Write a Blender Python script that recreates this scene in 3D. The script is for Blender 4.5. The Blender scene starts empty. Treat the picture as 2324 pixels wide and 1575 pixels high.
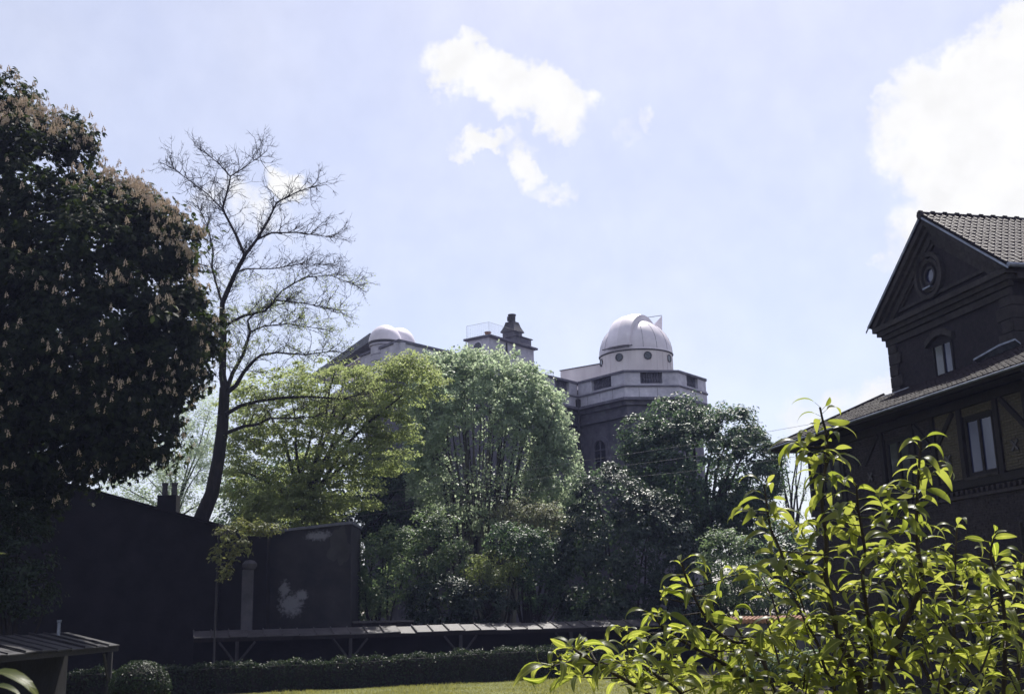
import bpy, math, random
import numpy as np
from mathutils import Vector, Matrix

# ------------------------------------------------------------------ scene, camera, sky, sun, exposure
scene = bpy.context.scene
COL = scene.collection
PI = math.pi
CAM_H = 2.5
PITCH, ROLL = math.radians(13.35), math.radians(1.4)
F = 2582.0                      # focal length in pixels of a 2324 x 1575 frame (40 mm lens)
fw = np.array([0, math.cos(PITCH), math.sin(PITCH)])
r0 = np.array([1.0, 0, 0]); u0 = np.array([0, -math.sin(PITCH), math.cos(PITCH)])
rt = math.cos(ROLL) * r0 - math.sin(ROLL) * u0
up = math.cos(ROLL) * u0 + math.sin(ROLL) * r0
EYE = np.array([0, 0, CAM_H])

cd = bpy.data.cameras.new('camera'); cam = bpy.data.objects.new('camera', cd); COL.objects.link(cam)
cam.matrix_world = Matrix(((rt[0], up[0], -fw[0], 0), (rt[1], up[1], -fw[1], 0), (rt[2], up[2], -fw[2], CAM_H), (0, 0, 0, 1)))
cd.sensor_width = 36; cd.lens = 40; cd.clip_start = 0.05; cd.clip_end = 3000
cd.dof.use_dof = True; cd.dof.focus_distance = 5.5; cd.dof.aperture_fstop = 16.0
scene.camera = cam
scene.view_settings.view_transform = 'Standard'; scene.view_settings.look = 'None'
scene.view_settings.gamma = 1.0; scene.view_settings.use_curve_mapping = False
EXPOSURE = 0.68
scene.view_settings.exposure = EXPOSURE
scene.cycles.use_denoising = True
scene.cycles.filter_width = 1.5
scene.cycles.max_bounces = 6; scene.cycles.diffuse_bounces = 3; scene.cycles.transmission_bounces = 4
scene.cycles.volume_bounces = 0
scene.cycles.sample_clamp_indirect = 4.0

SUN_AZ, SUN_EL = math.radians(13), math.radians(57)     # azimuth from +Y, to the left negative
sd = bpy.data.lights.new('sun', 'SUN'); sd.energy = 4.6; sd.angle = math.radians(0.53); sd.color = (1.0, 0.955, 0.88)
sun = bpy.data.objects.new('sun', sd); COL.objects.link(sun)
to_sun = Vector((math.sin(SUN_AZ) * math.cos(SUN_EL), math.cos(SUN_AZ) * math.cos(SUN_EL), math.sin(SUN_EL)))
sun.rotation_euler = to_sun.to_track_quat('Z', 'Y').to_euler(); sun.location = (0, 0, 60)

SKY = 0.086
def build_world():
    w = bpy.data.worlds.new('World'); scene.world = w; w.use_nodes = True
    nt = w.node_tree; N = nt.nodes; L = nt.links; N.clear()
    out = N.new('ShaderNodeOutputWorld'); bg = N.new('ShaderNodeBackground'); bg.inputs[1].default_value = SKY
    L.new(bg.outputs[0], out.inputs[0])
    sky = N.new('ShaderNodeTexSky'); sky.sky_type = 'NISHITA'; sky.sun_disc = False
    sky.sun_elevation = SUN_EL; sky.sun_rotation = SUN_AZ; sky.air_density = 1.0; sky.dust_density = 1.1; sky.ozone_density = 1.3
    tint = N.new('ShaderNodeMix'); tint.data_type = 'RGBA'; tint.blend_type = 'MULTIPLY'; tint.inputs[0].default_value = 1
    L.new(sky.outputs[0], tint.inputs[6]); tint.inputs[7].default_value = (1.0, 0.955, 1.10, 1)
    tc = N.new('ShaderNodeTexCoord'); sp = N.new('ShaderNodeSeparateXYZ'); L.new(tc.outputs['Generated'], sp.inputs[0])
    def m(op, a, b=None, c=None):
        n = N.new('ShaderNodeMath'); n.operation = op
        for k, v in enumerate((a, b, c)):
            if v is None: continue
            if isinstance(v, (int, float)): n.inputs[k].default_value = v
            else: L.new(v, n.inputs[k])
        return n.outputs[0]
    az = m('MULTIPLY', m('ARCTAN2', sp.outputs[0], sp.outputs[1]), 180 / PI)
    el = m('MULTIPLY', m('ARCSINE', sp.outputs[2]), 180 / PI)
    cb = N.new('ShaderNodeCombineXYZ'); L.new(az, cb.inputs[0]); L.new(el, cb.inputs[1])
    # billowing warp of the direction, two scales
    def noise(scale, detail, rough, off):
        mp = N.new('ShaderNodeMapping'); mp.inputs['Location'].default_value = off; L.new(cb.outputs[0], mp.inputs[0])
        n = N.new('ShaderNodeTexNoise'); n.inputs['Scale'].default_value = scale; n.inputs['Detail'].default_value = detail
        n.inputs['Roughness'].default_value = rough; L.new(mp.outputs[0], n.inputs['Vector']); return n
    wn = noise(0.32, 6, 0.62, (3.1, 7.7, 0))
    wv = N.new('ShaderNodeVectorMath'); wv.operation = 'SUBTRACT'; L.new(wn.outputs['Color'], wv.inputs[0]); wv.inputs[1].default_value = (.5, .5, .5)
    ws = N.new('ShaderNodeVectorMath'); ws.operation = 'SCALE'; ws.inputs['Scale'].default_value = 5.0; L.new(wv.outputs[0], ws.inputs[0])
    wa = N.new('ShaderNodeVectorMath'); wa.operation = 'ADD'; L.new(cb.outputs[0], wa.inputs[0]); L.new(ws.outputs[0], wa.inputs[1])
    fz = N.new('ShaderNodeVectorMath'); fz.operation = 'MULTIPLY'; fz.inputs[1].default_value = (1, 1, 0); L.new(wa.outputs[0], fz.inputs[0])
    def angles(px, py):
        d = ray(px, py); d = d / np.linalg.norm(d)
        return math.degrees(math.atan2(d[0], d[1])), math.degrees(math.asin(d[2]))
    K = 180 / PI / F
    acc = None
    # (px, py, half-width, half-height in frame pixels, tilt in degrees, strength)
    blobs = [(1065, 150, 120, 62, -6, 1.0), (1150, 190, 110, 75, -25, 1.05), (1245, 235, 105, 72, -28, 1.1), (1160, 235, 150, 45, -12, .72),
             (1300, 290, 65, 35, 0, .66), (1425, 295, 62, 24, 40, .46), (1462, 262, 20, 40, 0, .6), (1100, 335, 100, 24, 4, .76), (1190, 385, 55, 34, -55, .78), (1250, 445, 75, 22, -20, .62),
             (2330, 120, 190, 95, 20, 1.1), (2200, 210, 190, 90, 12, 1.0), (2230, 340, 190, 130, 0, 1.25), (2280, 480, 210, 110, 0, 1.2), (2130, 470, 70, 70, 0, .8), (2050, 235, 70, 40, -10, .74), (2045, 585, 55, 45, 0, .62),
             (1850, 300, 60, 30, -30, .42), (640, 410, 75, 34, -28, .85), (560, 470, 150, 60, -20, .62), (470, 620, 110, 130, -10, .45), (385, 245, 50, 24, -20, .30), (600, 620, 120, 120, 0, .42),
             (1980, 905, 80, 45, 10, .75), (1900, 930, 130, 50, 5, .6), (1720, 940, 120, 60, 0, .4), (2560, 330, 200, 260, 0, 1.2)]
    for (px, py, rx, ry, tl, st) in blobs:
        a, b = angles(px, py)
        mp = N.new('ShaderNodeMapping'); mp.vector_type = 'TEXTURE'
        mp.inputs['Location'].default_value = (a, b, 0); mp.inputs['Rotation'].default_value = (0, 0, math.radians(tl))
        mp.inputs['Scale'].default_value = (rx * K * 1.5, ry * K * 1.5, 1)
        L.new(fz.outputs[0], mp.inputs[0])
        ln = N.new('ShaderNodeVectorMath'); ln.operation = 'LENGTH'; L.new(mp.outputs[0], ln.inputs[0])
        v = m('MULTIPLY', m('MAXIMUM', m('SUBTRACT', 1.0, m('POWER', ln.outputs['Value'], 2.0)), 0.0), st)
        acc = v if acc is None else m('SMOOTH_MAX', acc, v, 0.12)
    # sparse fair-weather clouds over the rest of the sky
    gn = noise(0.055, 7, 0.55, (41.0, 13.0, 0)); g = N.new('ShaderNodeMapRange'); g.inputs[1].default_value = .60; g.inputs[2].default_value = .80; L.new(gn.outputs[0], g.inputs[0])
    acc = m('MAXIMUM', acc, m('MULTIPLY', g.outputs[0], 0.6))
    fn = noise(0.75, 8, 0.60, (1.3, 9.2, 0))
    val = m('ADD', acc, m('MULTIPLY', m('SUBTRACT', fn.outputs[0], 0.5), 0.75))
    mask = N.new('ShaderNodeMapRange'); mask.interpolation_type = 'SMOOTHSTEP'; mask.inputs[1].default_value = .15; mask.inputs[2].default_value = .80
    L.new(val, mask.inputs[0])
    # thin veil of high cloud over the whole sky
    vn = noise(0.09, 5, .5, (17, 4, 0)); vr = N.new('ShaderNodeMapRange'); vr.inputs[1].default_value = .35; vr.inputs[2].default_value = .65; vr.inputs[3].default_value = .38; vr.inputs[4].default_value = .48; L.new(vn.outputs[0], vr.inputs[0])
    hv = m('ADD', acc, m('MULTIPLY', m('SUBTRACT', fn.outputs[0], 0.5), 0.35))
    halo = N.new('ShaderNodeMapRange'); halo.interpolation_type = 'SMOOTHSTEP'; halo.inputs[1].default_value = .02; halo.inputs[2].default_value = .66; halo.inputs[4].default_value = .68; L.new(hv, halo.inputs[0])
    veiled = m('MAXIMUM', m('MAXIMUM', mask.outputs[0], halo.outputs[0]), vr.outputs[0])
    dn = noise(0.45, 5, .55, (9, 2, 0))
    shade = N.new('ShaderNodeMapRange'); shade.inputs[1].default_value = .35; shade.inputs[2].default_value = .7; shade.inputs[3].default_value = .90; shade.inputs[4].default_value = 1.0
    L.new(dn.outputs[0], shade.inputs[0])
    cc = N.new('ShaderNodeMix'); cc.data_type = 'RGBA'; cc.blend_type = 'MULTIPLY'; cc.inputs[0].default_value = 1
    k = 0.66 / SKY
    cc.inputs[6].default_value = (k * 0.985, k * .985, k * .99, 1); L.new(shade.outputs[0], cc.inputs[7])
    mx = N.new('ShaderNodeMix'); mx.data_type = 'RGBA'; L.new(veiled, mx.inputs[0]); L.new(tint.outputs[2], mx.inputs[6]); L.new(cc.outputs[2], mx.inputs[7])
    L.new(mx.outputs[2], bg.inputs[0])

# ------------------------------------------------------------------ measuring helpers (pixel of the 2324 x 1575 frame + distance -> point)
def ray(px, py): return fw + (px - 1162) / F * rt - (py - 787.5) / F * up
def P(px, py, D): d = ray(px, py); return d * (D / d[1]) + EYE
def Zp(px, py, z): d = ray(px, py); return d * ((z - CAM_H) / d[2]) + EYE
def proj(p):
    v = np.asarray(p) - EYE; z = v @ fw
    return 1162 + F * (v @ rt) / z, 787.5 - F * (v @ up) / z
build_world()

# ------------------------------------------------------------------ materials
MATS = {}
def base_mat(name):
    m = bpy.data.materials.new(name); m.use_nodes = True; nt = m.node_tree
    MATS[name] = m
    return m, nt, nt.nodes, nt.links, nt.nodes['Principled BSDF']
def surf(name, c1, c2, rough=.8, scale=3.0, bump=.15, bscale=None, metal=0.0, detail=6, coord='Object', spec=.3, stretch=(1, 1, 1), c3=None):
    m, nt, N, L, b = base_mat(name)
    tc = N.new('ShaderNodeTexCoord'); mp = N.new('ShaderNodeMapping'); mp.inputs['Scale'].default_value = stretch
    L.new(tc.outputs[coord], mp.inputs[0])
    n = N.new('ShaderNodeTexNoise'); n.inputs['Scale'].default_value = scale; n.inputs['Detail'].default_value = detail; n.inputs['Roughness'].default_value = .6
    L.new(mp.outputs[0], n.inputs['Vector'])
    cr = N.new('ShaderNodeValToRGB'); cr.color_ramp.elements[0].position = .32; cr.color_ramp.elements[1].position = .68
    cr.color_ramp.elements[0].color = (*c1, 1); cr.color_ramp.elements[1].color = (*c2, 1)
    if c3: e = cr.color_ramp.elements.new(.82); e.color = (*c3, 1)
    L.new(n.outputs[0], cr.inputs[0])
    # a slow, large-scale unevenness on top
    n2 = N.new('ShaderNodeTexNoise'); n2.inputs['Scale'].default_value = scale * .17; n2.inputs['Detail'].default_value = 3; L.new(tc.outputs[coord], n2.inputs['Vector'])
    mr = N.new('ShaderNodeMapRange'); mr.inputs[1].default_value = .3; mr.inputs[2].default_value = .7; mr.inputs[3].default_value = .78; mr.inputs[4].default_value = 1.15; L.new(n2.outputs[0], mr.inputs[0])
    oi = N.new('ShaderNodeObjectInfo'); mr2 = N.new('ShaderNodeMapRange'); mr2.inputs[3].default_value = .86; mr2.inputs[4].default_value = 1.12; L.new(oi.outputs['Random'], mr2.inputs[0])
    mu = N.new('ShaderNodeMath'); mu.operation = 'MULTIPLY'; L.new(mr.outputs[0], mu.inputs[0]); L.new(mr2.outputs[0], mu.inputs[1])
    vm = N.new('ShaderNodeVectorMath'); vm.operation = 'SCALE'; L.new(cr.outputs[0], vm.inputs[0]); L.new(mu.outputs[0], vm.inputs['Scale'])
    L.new(vm.outputs[0], b.inputs['Base Color'])
    b.inputs['Roughness'].default_value = rough; b.inputs['Metallic'].default_value = metal; b.inputs['Specular IOR Level'].default_value = spec
    if bump:
        n3 = N.new('ShaderNodeTexNoise'); n3.inputs['Scale'].default_value = bscale or scale * 4; n3.inputs['Detail'].default_value = 6; L.new(mp.outputs[0], n3.inputs['Vector'])
        bp = N.new('ShaderNodeBump'); bp.inputs['Strength'].default_value = bump; bp.inputs['Distance'].default_value = .05
        L.new(n3.outputs[0], bp.inputs['Height']); L.new(bp.outputs[0], b.inputs['Normal'])
    return m
def leafmat(name, d1, d2, t1, t2, trans=.5, rough=.38, spec=.5, bl=.0):
    """leaf: diffuse + light coming through, glossy upper face; every leaf its own tone"""
    m, nt, N, L, b = base_mat(name)
    g = N.new('ShaderNodeNewGeometry')
    def two(a, c, sock):
        x = N.new('ShaderNodeMix'); x.data_type = 'RGBA'; L.new(sock, x.inputs[0]); x.inputs[6].default_value = (*a, 1); x.inputs[7].default_value = (*c, 1); return x.outputs[2]
    L.new(two(d1, d2, g.outputs['Random Per Island']), b.inputs['Base Color'])
    b.inputs['Roughness'].default_value = rough; b.inputs['Specular IOR Level'].default_value = spec
    tr = N.new('ShaderNodeBsdfTranslucent'); L.new(two(t1, t2, g.outputs['Random Per Island']), tr.inputs[0])
    ms = N.new('ShaderNodeMixShader'); ms.inputs[0].default_value = trans
    L.new(b.outputs[0], ms.inputs[1]); L.new(tr.outputs[0], ms.inputs[2])
    L.new(ms.outputs[0], N['Material Output'].inputs[0])
    return m
surf('bark', (.010, .009, .009), (.028, .024, .022), .9, 6, .5, 14, stretch=(1, 1, .3))
surf('bark_pale', (.07, .075, .06), (.17, .17, .14), .85, 5, .3, stretch=(1, 1, .3))
surf('twig', (.010, .009, .010), (.024, .021, .019), .9, 6, 0)
surf('pear_bark', (.02, .016, .014), (.06, .046, .036), .8, 30, .4, 60, stretch=(1, 1, .4))
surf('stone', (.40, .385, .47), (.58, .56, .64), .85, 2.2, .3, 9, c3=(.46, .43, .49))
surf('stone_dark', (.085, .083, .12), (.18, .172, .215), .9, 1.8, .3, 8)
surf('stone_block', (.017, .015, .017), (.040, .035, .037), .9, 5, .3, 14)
surf('cream_paint', (.66, .60, .63), (.78, .72, .74), .55, 1.2, .06, 14, spec=.3, stretch=(1, 1, .35))
surf('dome_paint', (.66, .61, .69), (.78, .73, .80), .45, 1.5, .05, 10, spec=.3)
surf('iron_dark', (.03, .03, .036), (.07, .065, .075), .6, 6, .2, 20)
surf('wire', (.10, .10, .11), (.2, .2, .21), .5, 6, 0)
surf('slate', (.07, .075, .10), (.13, .135, .17), .6, 4, .3, 12)
surf('zinc', (.12, .135, .18), (.24, .265, .33), .38, 5, .1, 10, metal=.6)
surf('terracotta', (.24, .12, .08), (.38, .21, .14), .8, 8, .2)
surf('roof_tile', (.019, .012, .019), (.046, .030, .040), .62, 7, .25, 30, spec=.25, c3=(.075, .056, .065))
surf('tile_shaded', (.012, .009, .012), (.028, .021, .025), .75, 7, .3, 30, spec=.2, c3=(.05, .042, .044))  # colour lowered to put the gable's shade into the lower roof tiles
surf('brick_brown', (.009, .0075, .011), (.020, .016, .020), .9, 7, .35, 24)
surf('brick_red', (.013, .011, .016), (.040, .033, .039), .9, 9, .3, 30, c3=(.085, .077, .09))
surf('brick_yellow', (.044, .038, .029), (.088, .076, .056), .85, 9, .3, 30, c3=(.06, .045, .025))
surf('mortar', (.022, .021, .021), (.04, .037, .036), .95, 12, .3, 40)
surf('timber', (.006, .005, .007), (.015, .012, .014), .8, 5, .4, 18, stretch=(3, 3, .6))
surf('timber_grey', (.022, .021, .026), (.046, .044, .052), .85, 5, .4, 18, stretch=(3, 3, .5))
surf('plaster_dark', (.028, .028, .032), (.06, .058, .063), .95, .9, .35, 5, c3=(.085, .082, .085))
surf('plaster_pale', (.22, .215, .22), (.36, .35, .35), .95, 2.6, .4, 8)
surf('wall_dark', (.0045, .0045, .0075), (.011, .0105, .0145), .95, 1.2, .3, 6)  # even near-black base colour for the outbuilding and shed backs
surf('garden_plaster', (.06, .058, .072), (.11, .104, .122), .95, 1.6, .3, 8)
surf('sheet_roof', (.045, .041, .048), (.088, .080, .090), .5, 2.4, .2, 9, spec=.4, c3=(.038, .032, .032))
surf('shaded_roof', (.010, .010, .013), (.022, .020, .026), .7, 3, .3, 9)  # near-black colour stands in for tree shade on the left shed roof
surf('soil', (.025, .022, .016), (.06, .05, .035), .95, 2, .4, 12)
surf('lawn', (.10, .115, .03), (.17, .175, .055), .9, 5, .6, 40)
leafmat('petal', (.60, .49, .38), (.78, .67, .54), (.5, .41, .31), (.66, .56, .45), .3, .8, .1)
leafmat('leaf_chestnut', (.007, .013, .007), (.018, .028, .011), (.03, .055, .012), (.085, .115, .028), .30, .6, .15)
leafmat('leaf_lime', (.16, .205, .08), (.25, .285, .135), (.34, .43, .14), (.48, .53, .22), .50, .5, .3)
leafmat('leaf_green', (.14, .195, .14), (.24, .30, .22), (.40, .52, .31), (.58, .66, .44), .54, .45, .35)
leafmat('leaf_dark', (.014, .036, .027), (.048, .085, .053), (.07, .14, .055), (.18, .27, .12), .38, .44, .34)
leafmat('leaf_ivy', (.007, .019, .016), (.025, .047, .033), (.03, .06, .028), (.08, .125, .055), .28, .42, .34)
leafmat('leaf_shrub', (.038, .073, .045), (.105, .15, .088), (.15, .25, .10), (.32, .40, .18), .45, .44, .34)
leafmat('leaf_golden', (.09, .125, .045), (.15, .18, .07), (.24, .31, .08), (.34, .39, .13), .45, .45, .35)
leafmat('leaf_blush', (.11, .13, .08), (.17, .175, .11), (.24, .27, .13), (.32, .32, .18), .42, .5, .3)
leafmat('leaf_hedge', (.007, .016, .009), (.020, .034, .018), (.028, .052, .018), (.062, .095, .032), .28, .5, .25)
leafmat('leaf_vine', (.10, .12, .045), (.16, .165, .07), (.26, .30, .09), (.34, .34, .12), .45, .5, .3)
leafmat('grass_blade', (.13, .145, .04), (.20, .20, .07), (.30, .31, .07), (.40, .38, .11), .45, .5, .3)
leafmat('leaf_pear_far', (.03, .05, .018), (.06, .08, .028), (.25, .30, .035), (.41, .43, .08), .60, .4, .4)

def pear_leaf_mat():
    m, nt, N, L, b = base_mat('leaf_pear')
    oi = N.new('ShaderNodeObjectInfo'); tc = N.new('ShaderNodeTexCoord')
    n = N.new('ShaderNodeTexNoise'); n.inputs['Scale'].default_value = 30; n.inputs['Detail'].default_value = 4; L.new(tc.outputs['Object'], n.inputs['Vector'])
    sp = N.new('ShaderNodeSeparateXYZ'); L.new(tc.outputs['Object'], sp.inputs[0])
    def mix(a, c, s):
        x = N.new('ShaderNodeMix'); x.data_type = 'RGBA'; L.new(s, x.inputs[0])
        for k, v in ((6, a), (7, c)):
            if isinstance(v, tuple): x.inputs[k].default_value = (*v, 1)
            else: L.new(v, x.inputs[k])
        return x.outputs[2]
    # side veins and a pale midrib in the leaf's own coordinates (x across, y along)
    ab = N.new('ShaderNodeMath'); ab.operation = 'ABSOLUTE'; L.new(sp.outputs[0], ab.inputs[0])
    sv = N.new('ShaderNodeMath'); sv.operation = 'MULTIPLY_ADD'; L.new(ab.outputs[0], sv.inputs[0]); sv.inputs[1].default_value = -1.3; L.new(sp.outputs[1], sv.inputs[2])
    sn = N.new('ShaderNodeMath'); sn.operation = 'SINE'; s2 = N.new('ShaderNodeMath'); s2.operation = 'MULTIPLY'; s2.inputs[1].default_value = 620; L.new(sv.outputs[0], s2.inputs[0]); L.new(s2.outputs[0], sn.inputs[0])
    vein = N.new('ShaderNodeMapRange'); vein.inputs[1].default_value = .6; vein.inputs[2].default_value = 1; vein.inputs[4].default_value = .14; L.new(sn.outputs[0], vein.inputs[0])
    rib = N.new('ShaderNodeMapRange'); rib.inputs[1].default_value = .0022; rib.inputs[2].default_value = .0006; L.new(ab.outputs[0], rib.inputs[0])
    mxv = N.new('ShaderNodeMath'); mxv.operation = 'MAXIMUM'; L.new(vein.outputs[0], mxv.inputs[0]); L.new(rib.outputs[0], mxv.inputs[1])
    dcol = mix(mix((.03, .052, .014), (.062, .085, .02), oi.outputs['Random']), (.13, .15, .06), mxv.outputs[0])
    tcol = mix(mix((.23, .29, .035), (.48, .49, .10), oi.outputs['Random']), (.22, .27, .025), n.outputs[0])
    tcol = mix(tcol, (.58, .60, .11), mxv.outputs[0])
    L.new(dcol, b.inputs['Base Color']); b.inputs['Roughness'].default_value = .38; b.inputs['Specular IOR Level'].default_value = .4
    tr = N.new('ShaderNodeBsdfTranslucent'); L.new(tcol, tr.inputs[0])
    bp = N.new('ShaderNodeBump'); bp.inputs['Strength'].default_value = .3; bp.inputs['Distance'].default_value = .003; L.new(mxv.outputs[0], bp.inputs['Height']); L.new(bp.outputs[0], b.inputs['Normal'])
    ms = N.new('ShaderNodeMixShader'); ms.inputs[0].default_value = .66; L.new(b.outputs[0], ms.inputs[1]); L.new(tr.outputs[0], ms.inputs[2])
    L.new(ms.outputs[0], N['Material Output'].inputs[0])
pear_leaf_mat()
def worn_plaster():
    # dark render; in one place the coat has come off in flakes and shows pale underneath
    m = surf('plaster_worn', (.013, .013, .018), (.032, .031, .037), .95, .9, .35, 5, c3=(.05, .048, .055)); nt = m.node_tree; N = nt.nodes; L = nt.links; b = N['Principled BSDF']
    src = b.inputs['Base Color'].links[0].from_socket
    tc = N.new('ShaderNodeTexCoord'); acc = None
    for (px, py, rx, rz) in ((660, 1372, 36, 34), (645, 1338, 16, 26), (684, 1350, 20, 16), (722, 1215, 40, 14)):
        c = P(px, py, 50.6); mp = N.new('ShaderNodeMapping'); mp.vector_type = 'TEXTURE'; mp.inputs['Location'].default_value = (c[0], 50.6, c[2]); mp.inputs['Scale'].default_value = (rx * 50.6 / F, 50, rz * 50.6 / F)
        g = N.new('ShaderNodeNewGeometry'); L.new(g.outputs['Position'], mp.inputs[0]); ln = N.new('ShaderNodeVectorMath'); ln.operation = 'LENGTH'; L.new(mp.outputs[0], ln.inputs[0])
        if acc is None: acc = ln.outputs['Value']
        else: q = N.new('ShaderNodeMath'); q.operation = 'MINIMUM'; L.new(acc, q.inputs[0]); L.new(ln.outputs['Value'], q.inputs[1]); acc = q.outputs[0]
    n = N.new('ShaderNodeTexNoise'); n.inputs['Scale'].default_value = 5; n.inputs['Detail'].default_value = 9; n.inputs['Roughness'].default_value = .72; g = N.new('ShaderNodeNewGeometry'); L.new(g.outputs['Position'], n.inputs['Vector'])
    ad = N.new('ShaderNodeMath'); ad.operation = 'MULTIPLY_ADD'; L.new(n.outputs[0], ad.inputs[0]); ad.inputs[1].default_value = 2.4; L.new(acc, ad.inputs[2])
    mr = N.new('ShaderNodeMapRange'); mr.inputs[1].default_value = 2.05; mr.inputs[2].default_value = 1.65; L.new(ad.outputs[0], mr.inputs[0])
    mx = N.new('ShaderNodeMix'); mx.data_type = 'RGBA'; L.new(mr.outputs[0], mx.inputs[0]); L.new(src, mx.inputs[6]); mx.inputs[7].default_value = (.15, .15, .18, 1); L.new(mx.outputs[2], b.inputs['Base Color'])
worn_plaster()
def glass_mat(name, col, rough):
    m, nt, N, L, b = base_mat(name)
    tc = N.new('ShaderNodeTexCoord'); n = N.new('ShaderNodeTexNoise'); n.inputs['Scale'].default_value = 1.6; L.new(tc.outputs['Object'], n.inputs['Vector'])
    bp = N.new('ShaderNodeBump'); bp.inputs['Strength'].default_value = .06; bp.inputs['Distance'].default_value = .02; L.new(n.outputs[0], bp.inputs['Height']); L.new(bp.outputs[0], b.inputs['Normal'])
    b.inputs['Base Color'].default_value = (*col, 1); b.inputs['Roughness'].default_value = rough; b.inputs['Specular IOR Level'].default_value = .8
    return m
glass_mat('pane_glass', (.012, .014, .022), .06)
glass_mat('pane_blue', (.018, .024, .07), .10)  # dark even blue base colour under a glossy surface

# ------------------------------------------------------------------ object helpers
def tag(o, label=None, cat=None, group=None, kind=None):
    if label: o['label'] = label
    if cat: o['category'] = cat
    if group: o['group'] = group
    if kind: o['kind'] = kind
    return o
def empty(name, loc, label=None, cat=None, group=None):
    o = bpy.data.objects.new(name, None); COL.objects.link(o); o.location = loc; o.empty_display_size = .2
    return tag(o, label, cat, group)
def link(name, me, mat=None, parent=None, loc=None):
    o = bpy.data.objects.new(name, me); COL.objects.link(o)
    if mat and not me.materials: me.materials.append(MATS[mat])
    if loc is not None: o.location = loc
    if parent is not None:
        o.parent = parent
        if loc is None: o.location = -Vector(world_loc(parent))      # mesh given in world coordinates
    return o
def world_loc(o):
    v = Vector((0, 0, 0))
    while o is not None: v = v + o.location; o = o.parent
    return v
def rawmesh(name, V, faces=None, tris=None, smooth=False):
    me = bpy.data.meshes.new(name)
    V = np.asarray(V, dtype=np.float32)
    if tris is not None:
        T = np.asarray(tris, dtype=np.int32); k = T.shape[1]
        me.vertices.add(len(V)); me.vertices.foreach_set('co', V.ravel())
        me.loops.add(T.size); me.loops.foreach_set('vertex_index', T.ravel())
        me.polygons.add(len(T)); me.polygons.foreach_set('loop_start', np.arange(0, T.size, k, dtype=np.int32))
        me.polygons.foreach_set('loop_total', np.full(len(T), k, dtype=np.int32))
        me.update(calc_edges=True)
    else:
        me.from_pydata([tuple(map(float, v)) for v in V], [], faces); me.update()
    if smooth: me.polygons.foreach_set('use_smooth', np.ones(len(me.polygons), dtype=bool))
    return me
class MB:
    """collects pieces of one mesh"""
    def __init__(s): s.v = []; s.f = []
    def add(s, V, Fc):
        o = len(s.v); s.v += [tuple(map(float, p)) for p in V]; s.f += [tuple(i + o for i in f) for f in Fc]
    def box(s, c, sx, sy, sz, ax=(1, 0, 0), ay=None, az=(0, 0, 1)):
        ax = np.array(ax, float); az = np.array(az, float)
        ay = np.cross(az, ax) if ay is None else np.array(ay, float); c = np.array(c, float)
        V = [c + ax * sx * a / 2 + ay * sy * b / 2 + az * sz * d / 2 for d in (-1, 1) for b in (-1, 1) for a in (-1, 1)]
        s.add(V, [(0, 2, 3, 1), (4, 5, 7, 6), (0, 1, 5, 4), (2, 6, 7, 3), (0, 4, 6, 2), (1, 3, 7, 5)])
    def prism(s, poly, d):
        """poly: list of 3-D points (planar), extruded by vector d"""
        n = len(poly); A = [np.array(p, float) for p in poly]; B = [p + np.array(d, float) for p in A]
        s.add(A + B, [tuple(range(n))[::-1], tuple(range(n, 2 * n))] + [(i, (i + 1) % n, n + (i + 1) % n, n + i) for i in range(n)])
    def tube(s, pts, rad, sides=6, cap=True):
        pts = [np.array(p, float) for p in pts]; n = len(pts); base = len(s.v)
        ref = None
        for i, p in enumerate(pts):
            t = pts[min(i + 1, n - 1)] - pts[max(i - 1, 0)]; t = t / (np.linalg.norm(t) + 1e-9)
            if ref is None:
                ref = np.cross(t, (0, 0, 1) if abs(t[2]) < .9 else (1, 0, 0))
            ref = ref - t * (ref @ t); ref = ref / (np.linalg.norm(ref) + 1e-9); b = np.cross(t, ref)
            r = rad[i] if hasattr(rad, '__len__') else rad
            for k in range(sides):
                a = 2 * PI * k / sides; s.v.append(tuple(p + (ref * math.cos(a) + b * math.sin(a)) * r))
        for i in range(n - 1):
            for k in range(sides):
                k2 = (k + 1) % sides
                s.f.append((base + i * sides + k, base + i * sides + k2, base + (i + 1) * sides + k2, base + (i + 1) * sides + k))
        if cap:
            s.f.append(tuple(base + k for k in range(sides))[::-1]); s.f.append(tuple(base + (n - 1) * sides + k for k in range(sides)))
    def lathe(s, prof, c, seg=32, a0=0, a1=2 * PI):
        """prof: (r, z) list round the vertical through c"""
        c = np.array(c, float); full = abs(a1 - a0 - 2 * PI) < 1e-6; m = seg if full else seg + 1; base = len(s.v)
        for r, z in prof:
            for k in range(m):
                a = a0 + (a1 - a0) * k / seg; s.v.append((c[0] + r * math.cos(a), c[1] + r * math.sin(a), c[2] + z))
        for i in range(len(prof) - 1):
            for k in range(seg):
                k2 = (k + 1) % m
                s.f.append((base + i * m + k, base + i * m + k2, base + (i + 1) * m + k2, base + (i + 1) * m + k))
    def build(s, name, mat, parent=None, smooth=False, kind=None, bevel=0):
        me = rawmesh(name, s.v, s.f, smooth=smooth)
        o = link(name, me, mat, parent)
        if kind: o['kind'] = kind
        if bevel:
            b = o.modifiers.new('bevel', 'BEVEL'); b.width = bevel; b.segments = 1; b.limit_method = 'ANGLE'
        if smooth: 
            try: me.set_sharp_from_angle(angle=math.radians(38))
            except Exception: pass
        return o

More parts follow.
